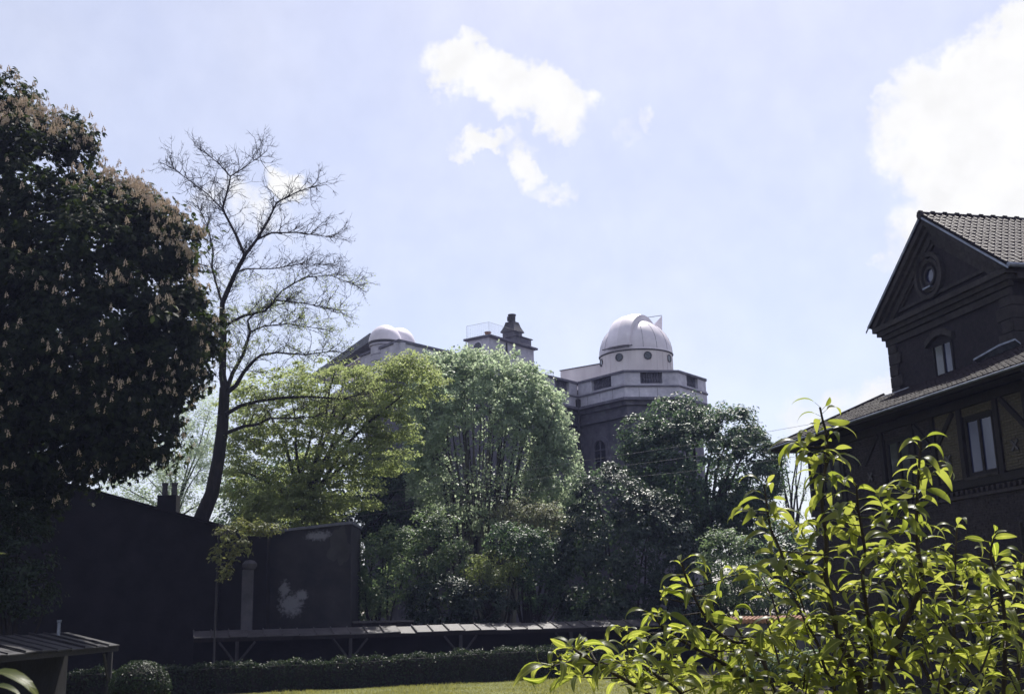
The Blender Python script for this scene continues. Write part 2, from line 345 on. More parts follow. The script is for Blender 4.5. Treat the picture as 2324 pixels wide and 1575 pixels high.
def leaves_mesh(name, Pt, Nn, size, rng, aspect=.5, droop=0.0, fold=.25, dirs=None):
    """rhombic folded leaves at points Pt, facing Nn; dirs = growth direction"""
    n = len(Pt); Nn = Nn / (np.linalg.norm(Nn, axis=1, keepdims=True) + 1e-9)
    if dirs is None: dirs = rng.normal(size=(n, 3))
    dirs = dirs - Nn * (dirs * Nn).sum(1, keepdims=True); dirs /= (np.linalg.norm(dirs, axis=1, keepdims=True) + 1e-9)
    if droop: dirs = dirs + np.array([0, 0, -droop]); dirs /= np.linalg.norm(dirs, axis=1, keepdims=True)
    side = np.cross(Nn, dirs); side /= (np.linalg.norm(side, axis=1, keepdims=True) + 1e-9); nn = np.cross(dirs, side)
    s = np.asarray(size).reshape(-1, 1)
    a = Pt; c = Pt + dirs * s; mid = Pt + dirs * s * .48
    l = mid + side * s * aspect * .5 + nn * s * fold * aspect; r = mid - side * s * aspect * .5 + nn * s * fold * aspect
    V = np.stack([a, l, c, r], 1).reshape(-1, 3); b = np.arange(n) * 4
    T = np.concatenate([np.stack([b, b + 1, b + 2], 1), np.stack([b, b + 2, b + 3], 1)])
    return rawmesh(name, V, tris=T)

def E(px, py, D, rx, ry, dep): k = D / F; return (P(px, py, D), np.array([rx * k, dep, ry * k]))
def crown_samples(ells, nclump, cr, nleaf, rng, inner=.55, flat=.7, front_bias=.25, up_w=.7, out_w=.6, jut=.16, rand_w=.8):
    vol = np.array([(e[1][0] * e[1][2] + e[1][0] * e[1][1]) for e in ells]); pr = vol / vol.sum()
    idx = rng.choice(len(ells), size=nclump * 3, p=pr)
    d = rng.normal(size=(nclump * 3, 3)); d /= np.linalg.norm(d, axis=1, keepdims=True)
    flip = (d[:, 1] > 0) & (rng.random(len(d)) < front_bias); d[flip, 1] *= -1
    rad = (inner + (1 - inner) * rng.random(len(d)) ** .45) * (1 + jut * rng.random(len(d)) ** 3)
    C = np.array([ells[i][0] for i in idx]) + d * np.array([ells[i][1] for i in idx]) * rad[:, None]
    # drop clumps that sit deep inside the crown
    depth = np.full(len(C), 9.0)
    for c, r in ells: depth = np.minimum(depth, np.linalg.norm((C - c) / r, axis=1))
    keep = np.where(depth > inner * .92)[0][:nclump]
    C = C[keep]; out = d[keep]
    sz = cr * (.55 + .9 * rng.random(len(C)))
    m = (nleaf * (.6 + .8 * rng.random(len(C)))).astype(int)
    rep = np.repeat(np.arange(len(C)), m)
    q = rng.normal(size=(len(rep), 3)); q /= np.linalg.norm(q, axis=1, keepdims=True)
    rr = rng.random(len(rep)) ** .5
    Pt = C[rep] + q * (rr * sz[rep])[:, None] * np.array([1, 1, flat])
    Nn = out[rep] * out_w + q * .35 + np.array([0, 0, up_w]) + rng.normal(size=(len(rep), 3)) * rand_w * .5
    return Pt, Nn, C, out
def leaf_crown(parent, mat, ells, nclump, cr, nleaf, size, seed, aspect=.55, name='crown', **kw):
    rng = np.random.default_rng(seed)
    droop = kw.pop('droop', .25)
    Pt, Nn, C, out = crown_samples(ells, nclump, cr, nleaf, rng, **kw)
    s = size * (.6 + .8 * rng.random(len(Pt)))
    me = leaves_mesh(name, Pt, Nn, s, rng, aspect, droop)
    o = link(name, me, mat, parent); return o, C, out
def limbs(base, tips, r0, rng, wob=.12, sides=6, seg=7, r1=.03):
    mb = MB()
    for t in tips:
        b = np.array(base) + rng.normal(size=3) * np.array([.06, .06, 0]); t = np.array(t); v = t - b; L = np.linalg.norm(v)
        pts = []
        ph = rng.random(3) * 6
        for i in range(seg):
            x = i / (seg - 1); p = b + v * x
            p = p + np.array([math.sin(ph[0] + x * 5), math.sin(ph[1] + x * 4), 0]) * wob * L * .12 * math.sin(PI * x) * 2
            p[2] += L * .05 * math.sin(PI * x); pts.append(p)
        mb.tube(pts, [r0 * (1 - x) ** .8 + r1 for x in np.linspace(0, 1, seg)], sides)
    return mb

# ------------------------------------------------------------------ ground
g = MB(); g.add([(-900, -300, 0), (900, -300, 0), (900, 1500, 0), (-900, 1500, 0)], [(0, 1, 2, 3)])
tag(g.build('ground', 'soil'), kind='structure')
lawn_poly = [(-16, 14, .004), (9, 14, .004), (7.5, 50.2, .004), (2.6, 49.4, .004), (-.5, 47.6, .004), (-6.4, 45.1, .004), (-16, 41.2, .004)]
g = MB(); g.add(lawn_poly, [tuple(range(len(lawn_poly)))]); lawn = tag(g.build('lawn', 'lawn'), kind='structure')
def grass():
    rng = np.random.default_rng(5); n = 42000
    x = rng.uniform(-12, 8, n); y = rng.uniform(36.5, 48.5, n); edge = np.interp(x, [-16, -6.4, -.5, 2.6, 7.5], [41.2, 45.1, 47.6, 49.4, 50.2])
    k = y < edge + .1; x = x[k]; y = y[k]; n = len(x)
    b = np.stack([x, y, np.full(n, .003)], 1); h = rng.uniform(.03, .085, n)[:, None] * (1 + .5 * np.sin(x * 1.3 + np.sin(y * 2))[:, None])
    a = rng.uniform(0, 2 * PI, n); w = np.stack([np.cos(a), np.sin(a), np.zeros(n)], 1) * .012
    t = b + np.array([0, 0, 1]) * h + rng.normal(size=(n, 3)) * h * .45 * np.array([1, 1, .1])
    V = np.stack([b - w, b + w, t], 1).reshape(-1, 3); T = np.arange(n * 3).reshape(-1, 3)
    o = link('grass', rawmesh('grass', V, tris=T), 'grass_blade'); tag(o, 'short sunlit grass covering the lawn before the hedge', 'grass', kind='stuff')
grass()

# ------------------------------------------------------------------ observatory
def observatory():
    base = empty('observatory_building', (6.5, 84, 0), 'grey stone observatory with octagonal corner pavilion and balustraded parapet behind the trees', 'building')
    zt = 19.6
    c0 = np.array([1.35, 79.65]); c1 = np.array([4.85, 84.0]); c2 = np.array([8.0, 80.12]); c3 = np.array([11.98, 80.58]); c4 = np.array([14.54, 84.02])
    wd = (c0 - c1) / np.linalg.norm(c0 - c1)                      # along the wing, towards the viewer
    cL = c1 + wd * 19.0                                            # near corner of the wing
    cb = np.array([-wd[1], wd[0]])
    if cb[0] > 0: cb = -cb
    cLL = cL + np.array([-.60, .80]) * 5
    c5 = np.array([14.3, 88.2])
    line = [cLL, cL, c1, c2, c3, c4, c5]
    def inset(pts, d):
        """offset the open polyline to its inner (far) side by d"""
        res = []
        for i, p in enumerate(pts):
            ns = []
            if i > 0: t = p - pts[i - 1]; t = t / np.linalg.norm(t); ns.append(np.array([-t[1], t[0]]))
            if i < len(pts) - 1: t = pts[i + 1] - p; t = t / np.linalg.norm(t); ns.append(np.array([-t[1], t[0]]))
            if len(ns) == 2:
                b = ns[0] + ns[1]; b = b / np.linalg.norm(b); res.append(p + b * d / max(.35, b @ ns[0]))
            else: res.append(p + ns[0] * d)
        return res
    def band(name, mat, d0, d1, z0, z1, bevel=0):
        """a course following the building line: outer face set back d0, inner d1"""
        A = inset(line, d0); B = inset(line, d1); mb = MB(); n = len(A)
        V = [(*p, z0) for p in A] + [(*p, z1) for p in A] + [(*p, z0) for p in B] + [(*p, z1) for p in B]
        Fc = []
        for i in range(n - 1):
            Fc += [(i, i + 1, n + i + 1, n + i), (n + i, n + i + 1, 3 * n + i + 1, 3 * n + i), (2 * n + i, 3 * n + i, 3 * n + i + 1, 2 * n + i + 1), (i, 2 * n + i, 2 * n + i + 1, i + 1)]
        Fc += [(0, n, 3 * n, 2 * n), (n - 1, 3 * n - 1, 4 * n - 1, 2 * n - 1)]
        mb.add(V, Fc); return mb.build(name, mat, base, bevel=bevel)
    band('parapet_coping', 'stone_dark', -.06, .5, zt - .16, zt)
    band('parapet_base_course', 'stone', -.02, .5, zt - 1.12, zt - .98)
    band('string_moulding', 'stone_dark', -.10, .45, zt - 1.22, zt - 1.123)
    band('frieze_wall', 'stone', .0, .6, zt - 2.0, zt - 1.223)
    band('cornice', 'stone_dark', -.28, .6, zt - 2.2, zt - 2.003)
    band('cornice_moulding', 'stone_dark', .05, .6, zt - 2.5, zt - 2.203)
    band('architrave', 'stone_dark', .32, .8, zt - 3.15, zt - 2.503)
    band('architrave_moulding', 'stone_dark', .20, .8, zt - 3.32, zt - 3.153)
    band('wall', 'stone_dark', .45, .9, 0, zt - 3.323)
    # attic: piers between recessed balustrades, one by one
    ip = inset(line, .0); iq = inset(line, .22)
    for i in range(len(line) - 1):
        a, b = ip[i], ip[i + 1]; t = b - a; Ls = np.linalg.norm(t); t = t / Ls; nn = np.array([-t[1], t[0]])
        openings = []
        if i in (2, 3, 4): openings = [(Ls * .30, Ls * .70)] if i != 2 else [(Ls * .36, Ls * .80)]
        elif i == 1:
            k = Ls - 1.0
            while k > 2: openings.append((k - 1.75, k)); k -= 4.2
        if i == 2: openings = [(Ls * .30, Ls * .72)]
        x = 0
        for (o0, o1) in openings + [(Ls, Ls)] if i != 1 else sorted(openings) + [(Ls, Ls)]:
            if o0 - x > .05:
                mb = MB(); m = (x + o0) / 2; c = a + t * m + nn * .26; mb.box((*c, zt - .57), o0 - x - .006, .46, .813, (*t, 0)); mb.build('parapet_pier', 'stone', base, bevel=.015)
            if o1 > o0:
                mb = MB(); c = a + t * (o0 + o1) / 2 + nn * .42; mb.box((*c, zt - .57), o1 - o0, .05, .81, (*t, 0)); mb.build('parapet_recess', 'stone_dark', base)
                nb = int((o1 - o0) / .2)
                for j in range(nb):
                    mb = MB(); c = a + t * (o0 + (j + .5) * (o1 - o0) / nb) + nn * .26
                    mb.lathe([(.05, 0), (.05, .08), (.03, .14), (.075, .32), (.035, .52), (.05, .62), (.05, .81)], (*c, zt - .975), 6); mb.build('baluster', 'stone_dark', base)
            x = o1
    for i in range(1, 5):                                            # open joints between the frieze blocks
        a, b = ip[i], ip[i + 1]; t = b - a; Ls = np.linalg.norm(t); t = t / Ls; k = 1.05
        while k < Ls - .4 and (i > 1 or True):
            mb = MB(); mb.box((*(a + t * k), zt - 1.61), .022, .012, .74, (*t, 0)); mb.build('joint', 'stone_dark', base); k += 1.35
    mb = MB(); cc = inset(line, -.12)[2]; mb.tube([(*cc, 2), (*cc, zt - 1.9)], .09, 8); mb.box((*cc, zt - 1.65), .34, .34, .55, (*wd, 0)); mb.build('downpipe', 'iron_dark', base)
    # arched window in the left face of the pavilion
    w0 = inset(line, .45); a, b = w0[2], w0[3]; t = (b - a) / np.linalg.norm(b - a); nn = np.array([-t[1], t[0]])
    pm = P(1373, 1020, 82.0)
    sc = 2.35; zc = 14.35
    win = empty('window', (0, 0, 0)); win.parent = base; win.location = -Vector(base.location) + Vector((*(a + t * sc), zc))
    def arch(r, h, off, n=14): return [(-r, -h), (r, -h)] + [(r * math.cos(PI * k / n), r * math.sin(PI * k / n)) for k in range(n + 1)]
    ctr = a + t * sc
    def pts(poly, off): return [(*(ctr + t * u + nn * off), zc + v) for u, v in poly]
    mb = MB(); mb.prism(pts(arch(.62, 1.7, 0), -.012), (*(nn * .008), 0)); mb.build('pane', 'pane_glass', win)
    mb = MB(); ri, ro = .62, .95; n = 14
    outer = [(ro, -1.7)] + [(ro * math.cos(PI * k / n), ro * math.sin(PI * k / n)) for k in range(n + 1)] + [(-ro, -1.7)]
    inner = [(ri, -1.7)] + [(ri * math.cos(PI * k / n), ri * math.sin(PI * k / n)) for k in range(n + 1)] + [(-ri, -1.7)]
    for k in range(len(outer) - 1):
        mb.prism(pts([inner[k], outer[k], outer[k + 1], inner[k + 1]], -.14), (*(nn * .15), 0))
    mb.build('surround', 'stone_dark', win)
    mb = MB(); mb.box((*(ctr - nn * .05), zc - .5), .07, .06, 2.3, (*t, 0)); mb.box((*(ctr - nn * .05), zc - .1), 1.2, .05, .07, (*t, 0)); mb.box((*(ctr - nn * .05), zc - .9), 1.2, .05, .05, (*t, 0)); mb.build('glazing_bar', 'stone_dark', win)
    # roof deck just under the coping
    rp = inset(line, .4); mb = MB(); mb.add([(*p, zt - .5) for p in rp] + [(rp[-1][0], 118, zt - .5), (rp[0][0], 118, zt - .5)], [tuple(range(len(rp) + 2))]); mb.build('roof', 'slate', base)
    # slate roof edge and eave band left of the small domes
    A = np.array(P(742, 814, 88)); B = np.array(P(836, 779, 79))
    for nm, mt, dz, th, q in (('slate_roof', 'slate', .0, 1.0, .5), ('eave_band', 'cream_paint', -.86, .12, .36), ('side_wall', 'stone', -3.3, 2.42, .9)):
        mb = MB(); v = B - A; v[2] = 0; v = v / np.linalg.norm(v); nn3 = np.array([-v[1], v[0], 0])
        A2 = np.array(P(700, 818, 93)) if nm != 'eave_band' else A
        V = [A2 + nn3 * (-.4 + q), B + nn3 * (-.4 + q)]; V = [np.array([p[0], p[1], 20.35 if 0 else (A[2] + B[2]) / 2 - .35 + dz]) for p in V]
        mb.prism([V[0], V[1], V[1] + np.array([0, 0, th * .6]), V[0] + np.array([0, 0, th * .6])], nn3 * 3.0); mb.build(nm, mt, base)
    return base, zt
OBS, ZT = observatory()

def big_dome():
    C = np.array([9.47, 85.0]); z0 = 21.7; R = 2.78
    d = empty('observatory_dome', (C[0], C[1], ZT), 'large cream rotating dome with raised shutter on the octagonal stone pavilion', 'dome')
    mb = MB(); mb.lathe([(R - .02, ZT - .49), (R - .02, z0 - .12)], (*C, 0), 64); mb.build('drum', 'cream_paint', d, smooth=True)
    for k in range(32):                                               # seams of the drum plates
        a = 2 * PI * (k + .5) / 32; mb = MB(); mb.box((C[0] + (R - .012) * math.cos(a), C[1] + (R - .012) * math.sin(a), (ZT + z0) / 2 - .1), .02, .02, z0 - ZT - .1, (-math.sin(a), math.cos(a), 0))
        if -PI < a and math.sin(a) < .3: mb.build('drum_seam', 'cream_paint', d)
    mb = MB(); mb.lathe([(R - .05, z0 - .13), (R + .02, z0 - .13), (R + .02, z0 - .03), (R - .05, z0 - .03)], (*C, 0), 64); mb.build('track_ring', 'iron_dark', d, smooth=True)
    mb = MB(); mb.lathe([(R + .07, z0 - .05), (R + .07, z0 + .02)] + [(R * 1.01 * math.cos(x), z0 + R * 1.0 * math.sin(x)) for x in np.linspace(.02, PI / 2, 24)], (*C, 0), 72); mb.build('shell', 'dome_paint', d, smooth=True)
    for k in range(16):
        a = 2 * PI * k / 16 + .1
        pts = [(C[0] + (R * 1.012) * math.cos(x) * math.cos(a), C[1] + R * 1.012 * math.cos(x) * math.sin(a), z0 + R * 1.002 * math.sin(x)) for x in np.linspace(.03, 1.5, 12)]
        if math.sin(a) < .35: mb = MB(); mb.tube(pts, .013, 4); mb.build('shell_seam', 'stone_dark', d)
    # shutter: a raised band over the slit, facing front-left
    az = math.radians(-90 - 33); f = np.array([math.cos(az), math.sin(az), 0]); s = np.array([-f[1], f[0], 0]); O = np.array([*C, z0])
    for nm, (w0, w1), dr in (('shutter', (-.95, .0), .24), ('shutter', (.008, .95), .28)):
        mb = MB(); n = 26; th = np.linspace(math.radians(5), math.radians(118), n)
        rows = []
        for x in th:
            Rr = R + dr + .16 * math.sin(x) ** 2
            for (w, rr) in ((w0, R - .08), (w0, Rr), ((w0 + w1) / 2, Rr + .03), (w1, Rr), (w1, R - .08)):
                q = math.sqrt(max(rr * rr - w * w, .01)); rows.append(O + f * q * math.cos(x) + np.array([0, 0, 1]) * q * math.sin(x) + s * w)
        Fc = [(i * 5 + k, i * 5 + k + 1, (i + 1) * 5 + k + 1, (i + 1) * 5 + k) for i in range(n - 1) for k in range(4)] + [(0, 1, 2, 3, 4)[::-1], tuple((n - 1) * 5 + k for k in range(5))]
        mb.add(rows, Fc); mb.build(nm, 'dome_paint', d, smooth=True)
    mb = MB(); mb.box(O + f * (R + .22) + np.array([0, 0, .13]), .14, 2.5, .05, tuple(f)); mb.build('shutter_rail', 'iron_dark', d)
    # rear flap standing open at the top right
    q = P(1497, 738, 86.2); mb = MB(); mb.prism([P(1480, 741, 86), P(1502, 752, 86), P(1502, 717, 86)], (0.03, .06, 0)); mb.build('rear_flap', 'dome_paint', d)
    mb = MB(); mb.tube([P(1466, 721, 86), P(1502, 716, 86)], .025, 5); mb.build('flap_stay', 'iron_dark', d)
    for k in range(8):
        a = math.radians(-90 + 12 + 45 * k); c = np.array([C[0] + (R - .01) * math.cos(a), C[1] + (R - .01) * math.sin(a), 21.13]); n3 = np.array([math.cos(a), math.sin(a), 0]); t3 = np.array([-n3[1], n3[0], 0])
        if math.sin(a) > .4: continue
        w = empty('porthole', (0, 0, 0)); w.parent = d; w.location = Vector(c) - Vector(d.location)
        cir = [(math.cos(2 * PI * j / 20), math.sin(2 * PI * j / 20)) for j in range(20)]
        mb = MB(); mb.prism([c - n3 * .03 + t3 * u * .25 + np.array([0, 0, v * .25]) for u, v in cir], n3 * .045); mb.build('pane', 'pane_glass', w)
        mb = MB()
        for j in range(20):
            u, v = cir[j]; u2, v2 = cir[(j + 1) % 20]
            mb.prism([c + t3 * (u * k2) + np.array([0, 0, v * k2]) - n3 * .03 for k2 in (.25, .31)] + [c + t3 * (u2 * k2) + np.array([0, 0, v2 * k2]) - n3 * .03 for k2 in (.31, .25)], n3 * .075)
        mb.build('frame', 'iron_dark', w)
    # low annexe left of the drum
    a = Zp(1358, 825, 21.27); b = Zp(1273, 840, 21.27); t = b - a; t[2] = 0; L = np.linalg.norm(t); t = t / L; nn = np.array([t[1], -t[0], 0]); nn = nn if nn[1] > 0 else -nn
    ann = empty('roof_annexe', (float((a + b)[0] / 2), float((a + b)[1] / 2), ZT), 'low cream flat-roofed annexe beside the large dome', 'annexe')
    m = (a + b) / 2 + nn * .8
    mb = MB(); mb.box((m[0] - t[0] * .2, m[1] - t[1] * .2, (ZT - .5 + 21.2) / 2), L + .5, 1.6, 21.2 - ZT + .5, tuple(t)); mb.build('wall', 'cream_paint', ann)
    mb = MB(); mb.box((m[0] - t[0] * .2, m[1] - t[1] * .2, 21.235), L + .62, 1.72, .06, tuple(t)); mb.build('roof', 'iron_dark', ann)
big_dome()

def roof_block():
    z = 22.3; A = Zp(1066, 771, z); B = Zp(1110, 760, z); Cc = Zp(1211, 790, z)
    t = Cc - B; L = np.linalg.norm(t); t = t / L; n = np.array([t[1], -t[0], 0]); n = -n if n[1] < 0 else n      # n points away from the viewer, leftwards
    n = np.array([-t[1], t[0], 0]); W = abs((A - B) @ n)
    blk = empty('rooftop_block', tuple(map(float, (*((B + Cc) / 2)[:2], ZT))), 'square grey rooftop block with overhanging dark roof slab above the green tree', 'building')
    ctr = B + t * L / 2 + n * W / 2
    mb = MB(); mb.box((*ctr[:2], (ZT - .5 + z - .16) / 2), L, W, z - .16 - ZT + .5, tuple(t)); mb.build('wall', 'stone', blk)
    mb = MB(); mb.box((*ctr[:2], z - .08), L + .5, W + .5, .155, tuple(t)); mb.build('roof', 'stone_dark', blk, bevel=.02)
    mb = MB(); p = B + t * L * .37 - n * .04; mb.box((*p[:2], (ZT + z - .2) / 2), .12, .07, z - ZT - .25, tuple(t)); mb.build('downpipe', 'iron_dark', blk)
    w = empty('window', (0, 0, 0)); w.parent = blk; c = B + n * W * .52 - t * .02; c[2] = z - .75; w.location = Vector(c) - Vector(blk.location)
    cir = [(.36 * math.cos(2 * PI * j / 18), .36 * math.sin(2 * PI * j / 18)) for j in range(18)]
    mb = MB(); mb.prism([c + n * u + np.array([0, 0, v]) for u, v in cir], -t * .02); mb.build('pane', 'pane_glass', w)
    mb = MB()
    for j in range(18):
        (u, v), (u2, v2) = cir[j], cir[(j + 1) % 18]
        mb.prism([c + n * u + np.array([0, 0, v]), c + n * u * 1.25 + np.array([0, 0, v * 1.25]), c + n * u2 * 1.25 + np.array([0, 0, v2 * 1.25]), c + n * u2 + np.array([0, 0, v2])], -t * .05)
    mb.build('frame', 'stone', w)
    # tall chimney on the far end of the block
    q = B + t * (L - 1.0) + n * W * .5
    ch = empty('chimney_stack', (float(q[0]), float(q[1]), z), 'tall dark flared chimney stack with cylindrical cowl on the rooftop block', 'chimney')
    mb = MB(); mb.box((*(q + t * .05)[:2], z + .32), 1.9, W * .8, .64, tuple(t)); mb.build('plinth', 'stone_dark', ch, bevel=.02)
    mb = MB(); mb.box((*(q + t * .05)[:2], z + .67), 2.1, W * .8 + .2, .06, tuple(t)); mb.build('plinth_slab', 'stone_dark', ch)
    q2 = q - t * .35
    mb = MB(); mb.box((*q2[:2], z + .89), 1.05, 1.05, .38, tuple(t)); mb.build('neck', 'stone_dark', ch)
    mb = MB(); mb.box((*q2[:2], z + 1.11), 1.3, 1.3, .06, tuple(t)); mb.build('neck_slab', 'stone_dark', ch)
    mb = MB(); rings = []
    for zz, r in ((1.14, .5), (1.35, .42), (1.6, .34), (1.9, .28)):
        rings += [q2 + np.array([0, 0, 0]) + (t * a + n * b) * r * 1.3 + np.array([0, 0, z + zz - q2[2]]) for a, b in ((-1, -1), (1, -1), (1, 1), (-1, 1))]
    mb.add(rings, [(i * 4 + k, i * 4 + (k + 1) % 4, i * 4 + 4 + (k + 1) % 4, i * 4 + 4 + k) for i in range(3) for k in range(4)]); mb.build('flared_hood', 'iron_dark', ch)
    mb = MB(); mb.lathe([(.25, 1.85), (.27, 2.4), (.31, 2.42), (.31, 2.52), (.22, 2.52)], (q2[0], q2[1], z), 20); mb.build('cowl', 'iron_dark', ch, smooth=True)
    mb = MB(); s = q2 - t * .32; mb.box((s[0], s[1], z + 2.12), .22, .3, .34, tuple(t)); mb.build('cowl_vent', 'iron_dark', ch)
    p = B + t * .75 + n * W * .35; pot = empty('chimney_pot', (float(p[0]), float(p[1]), z), 'small pale clay chimney pot near the corner of the rooftop block', 'chimney pot')
    mb = MB(); mb.lathe([(.2, 0), (.2, .36), (.25, .38), (.25, .46), (.17, .46), (.17, .3)], (p[0], p[1], z), 18); mb.build('pot', 'terracotta', pot, smooth=True)
    # wire guard round the block's roof, and one on the wing
    def guard(corners, h, label):
        gd = empty('wire_guard', tuple(map(float, corners[0])), label, 'railing')
        for i in range(len(corners) - 1):
            a, b = np.array(corners[i]), np.array(corners[i + 1]); L = np.linalg.norm(b - a); k = max(2, int(L / .16)); up3 = np.array([0, 0, h])
            mb = MB(); mb.tube([a + up3, b + up3], .012, 4); mb.build('rail', 'wire', gd)
            mb = MB()
            for j in range(k + 1): p = a + (b - a) * j / k; mb.tube([p, p + up3], .0045, 3, False)
            for j in range(1, 6): mb.tube([a + up3 * j / 6, b + up3 * j / 6], .0035, 3, False)
            mb.build('mesh_panel', 'wire', gd)
        for c in corners: mb = MB(); mb.tube([c, np.array(c) + np.array([0, 0, h])], .014, 5); mb.build('post', 'wire', gd)
    Lc = B + n * W - t * .1; Lc[2] = z; Bc = B.copy(); Bc[2] = z; Cq = B + t * (L - 1.8); Cq[2] = z
    guard([Lc, Bc, Cq], .95, 'fine wire guard rail on top of the rooftop block')
    a = Cc + t * .3; b = Cc + t * 2.6; a[2] = b[2] = ZT
    guard([a, b, b + n * 1.0], 1.25, 'fine wire guard rail beside the rooftop block, above the parapet')
roof_block()

def small_dome(px, py, D, Rpx, label):
    c = P(px, py, D); R = Rpx * D / F
    d = empty('turret_dome', (float(c[0]), float(c[1]), float(c[2]) - 2.4), label, 'dome', 'pair of small turret domes')
    mb = MB(); mb.lathe([(R * .9, -2.6), (R * .9, -.3), (R * 1.0, -.28), (R * 1.0, -.16)], tuple(c), 36); mb.build('turret_wall', 'stone', d, smooth=True)
    for k in range(1, 5): mb = MB(); mb.lathe([(R * .905, -2.6 + k * .42), (R * .912, -2.59 + k * .42), (R * .912, -2.565 + k * .42), (R * .905, -2.555 + k * .42)], tuple(c), 36); mb.build('course_joint', 'stone_dark', d)
    mb = MB(); mb.lathe([(R * 1.0, -.16), (R * 1.06, -.14), (R * 1.06, -.02), (R * .98, 0)], tuple(c), 36); mb.build('rim', 'iron_dark', d, smooth=True)
    mb = MB(); mb.lathe([(R * 1.04 * math.cos(x), R * 1.12 * math.sin(x)) for x in np.linspace(0, PI / 2, 16)], tuple(c), 40); mb.build('shell', 'dome_paint', d, smooth=True)
small_dome(874, 778, 72, 37, 'small cream turret dome on round stone drum, the nearer of two')
small_dome(906, 783, 75, 36, 'small cream turret dome half hidden behind the nearer turret dome')

# ------------------------------------------------------------------ the brick house on the right
HO = np.array([11.88, 36.5, 0]); he = np.array([.225, -.974, 0]); he = he / np.linalg.norm(he); hn = np.array([he[1], -he[0], 0]); hz = np.array([0, 0, 1.0])
def hp(s, q, z): return HO + he * s + hn * q + hz * z
def house():
    rng = np.random.default_rng(11)
    H = empty('brick_house', tuple(hp(3.5, 0, 0)), 'dark brick house with pedimented gable, tiled roofs and timber-framed lower wing', 'house')
    def box(name, mat, s0, s1, q0, q1, z0, z1, parent=H, bevel=0):
        mb = MB(); mb.box(hp((s0 + s1) / 2, (q0 + q1) / 2, (z0 + z1) / 2), s1 - s0, q1 - q0, z1 - z0, tuple(he), tuple(hn)); return mb.build(name, mat, parent, bevel=bevel)
    def prism(name, mat, poly, q0, q1, parent=H, bevel=0):
        mb = MB(); mb.prism([hp(s, q0, z) for s, z in poly], hn * (q1 - q0)); return mb.build(name, mat, parent, bevel=bevel)
    ez, az, mid = 11.45, 14.05, 3.5
    # upper block
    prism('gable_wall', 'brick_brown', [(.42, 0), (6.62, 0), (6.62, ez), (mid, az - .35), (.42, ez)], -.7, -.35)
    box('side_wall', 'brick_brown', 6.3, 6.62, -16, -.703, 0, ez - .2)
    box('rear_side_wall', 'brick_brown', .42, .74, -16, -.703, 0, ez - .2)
    # horizontal cornice in three courses
    box('cornice', 'stone_block', .02, 7.0, -.349, .0, ez - .16, ez, bevel=.01)
    box('cornice', 'stone_block', .12, 6.9, -.349, -.1, ez - .30, ez - .163)
    box('cornice', 'stone_block', .22, 6.8, -.349, -.2, ez - .45, ez - .303)
    box('architrave', 'stone_block', .32, 6.72, -.349, -.27, ez - .68, ez - .48)
    box('side_cornice', 'stone_block', 6.62, 7.0, -16, -.352, ez - .3, ez)
    # raking cornices
    sl = (az - ez) / (mid - 0)
    for nm, off, th, q1, ins in (('raking_cornice', 0, .16, .02, 0), ('raking_cornice', .17, .14, -.1, .1), ('raking_cornice', .32, .2, -.2, .25)):
        for sgn in (-1, 1):
            a = (mid + sgn * (mid - ins * .4), ez + .002 if off == 0 else ez + .004); top = (mid, az - off * 1.25)
            k = th * 1.25
            lo = mid + sgn * ((az - off * 1.25 - ez) / sl); lo2 = mid + sgn * ((az - off * 1.25 - k - ez) / sl)
            poly = [(lo, ez + .004), top, (mid, top[1] - k), (lo2, ez + .004)]
            prism(nm, 'stone_block', poly, -.349, q1 - (.002 if sgn > 0 else 0))
    # inner triangular frame of the tympanum
    def tri(r): return [(mid - r, ez + .26), (mid + r, ez + .26), (mid, ez + .26 + r * sl)]
    o, i_ = tri(2.35), tri(2.05); i_ = [(i_[0][0], i_[0][1] + .1), (i_[1][0], i_[1][1] + .1), (i_[2][0], i_[2][1] + .02)]
    for k in range(3): prism('tympanum_moulding', 'stone_block', [o[k], o[(k + 1) % 3], i_[(k + 1) % 3], i_[k]], -.349, -.27 + .002 * k)
    # round window
    oc = (3.12, 12.38); W = empty('round_window', (0, 0, 0)); W.parent = H; W.location = Vector(hp(oc[0], -.35, oc[1])) - Vector(H.location)
    n = 28
    for nm, r0_, r1_, q1, mt in (('ring_moulding', .60, .73, -.2, 'stone_block'), ('ring_moulding', .42, .52, -.25, 'stone_block'), ('frame', .22, .29, -.26, 'timber_grey')):
        mb = MB()
        for k in range(n):
            a, b = 2 * PI * k / n, 2 * PI * (k + 1) / n
            mb.prism([hp(oc[0] + r * math.cos(x), -.349, oc[1] + r * math.sin(x)) for r, x in ((r0_, a), (r1_, a), (r1_, b), (r0_, b))], hn * (q1 + .349))
        mb.build(nm, mt, W)
    mb = MB(); mb.prism([hp(oc[0] + .23 * math.cos(2 * PI * k / 20), -.346, oc[1] + .23 * math.sin(2 * PI * k / 20)) for k in range(20)], hn * .02); mb.build('pane', 'pane_blue', W)
    mb = MB(); mb.box(hp(oc[0] - .1, -.24, oc[1] - .36), .42, .12, .05, tuple(he), tuple(hn)); mb.build('sill', 'zinc', W)
    # quoins, block by block, at both corners of the gable
    z = 9.0; k = 0
    while z < ez - .7:
        h = .37; wl = .62 if k % 2 else .44
        box('quoin', 'stone_block', 6.62 - wl, 6.66, -.352, -.27, z + .012, min(z + h, ez - .69), bevel=.012)
        box('quoin', 'stone_block', 6.622, 6.68, -.352 - wl * .8, -.272, z + .012, min(z + h, ez - .69), bevel=.012)
        box('quoin', 'stone_block', .38, .42 + wl, -.352, -.28, z + .012, min(z + h, ez - .69), bevel=.012)
        z += h; k += 1
    # hooded window in the gable
    W = empty('window', (0, 0, 0)); W.parent = H; W.location = Vector(hp(3.3, -.35, 9.7)) - Vector(H.location)
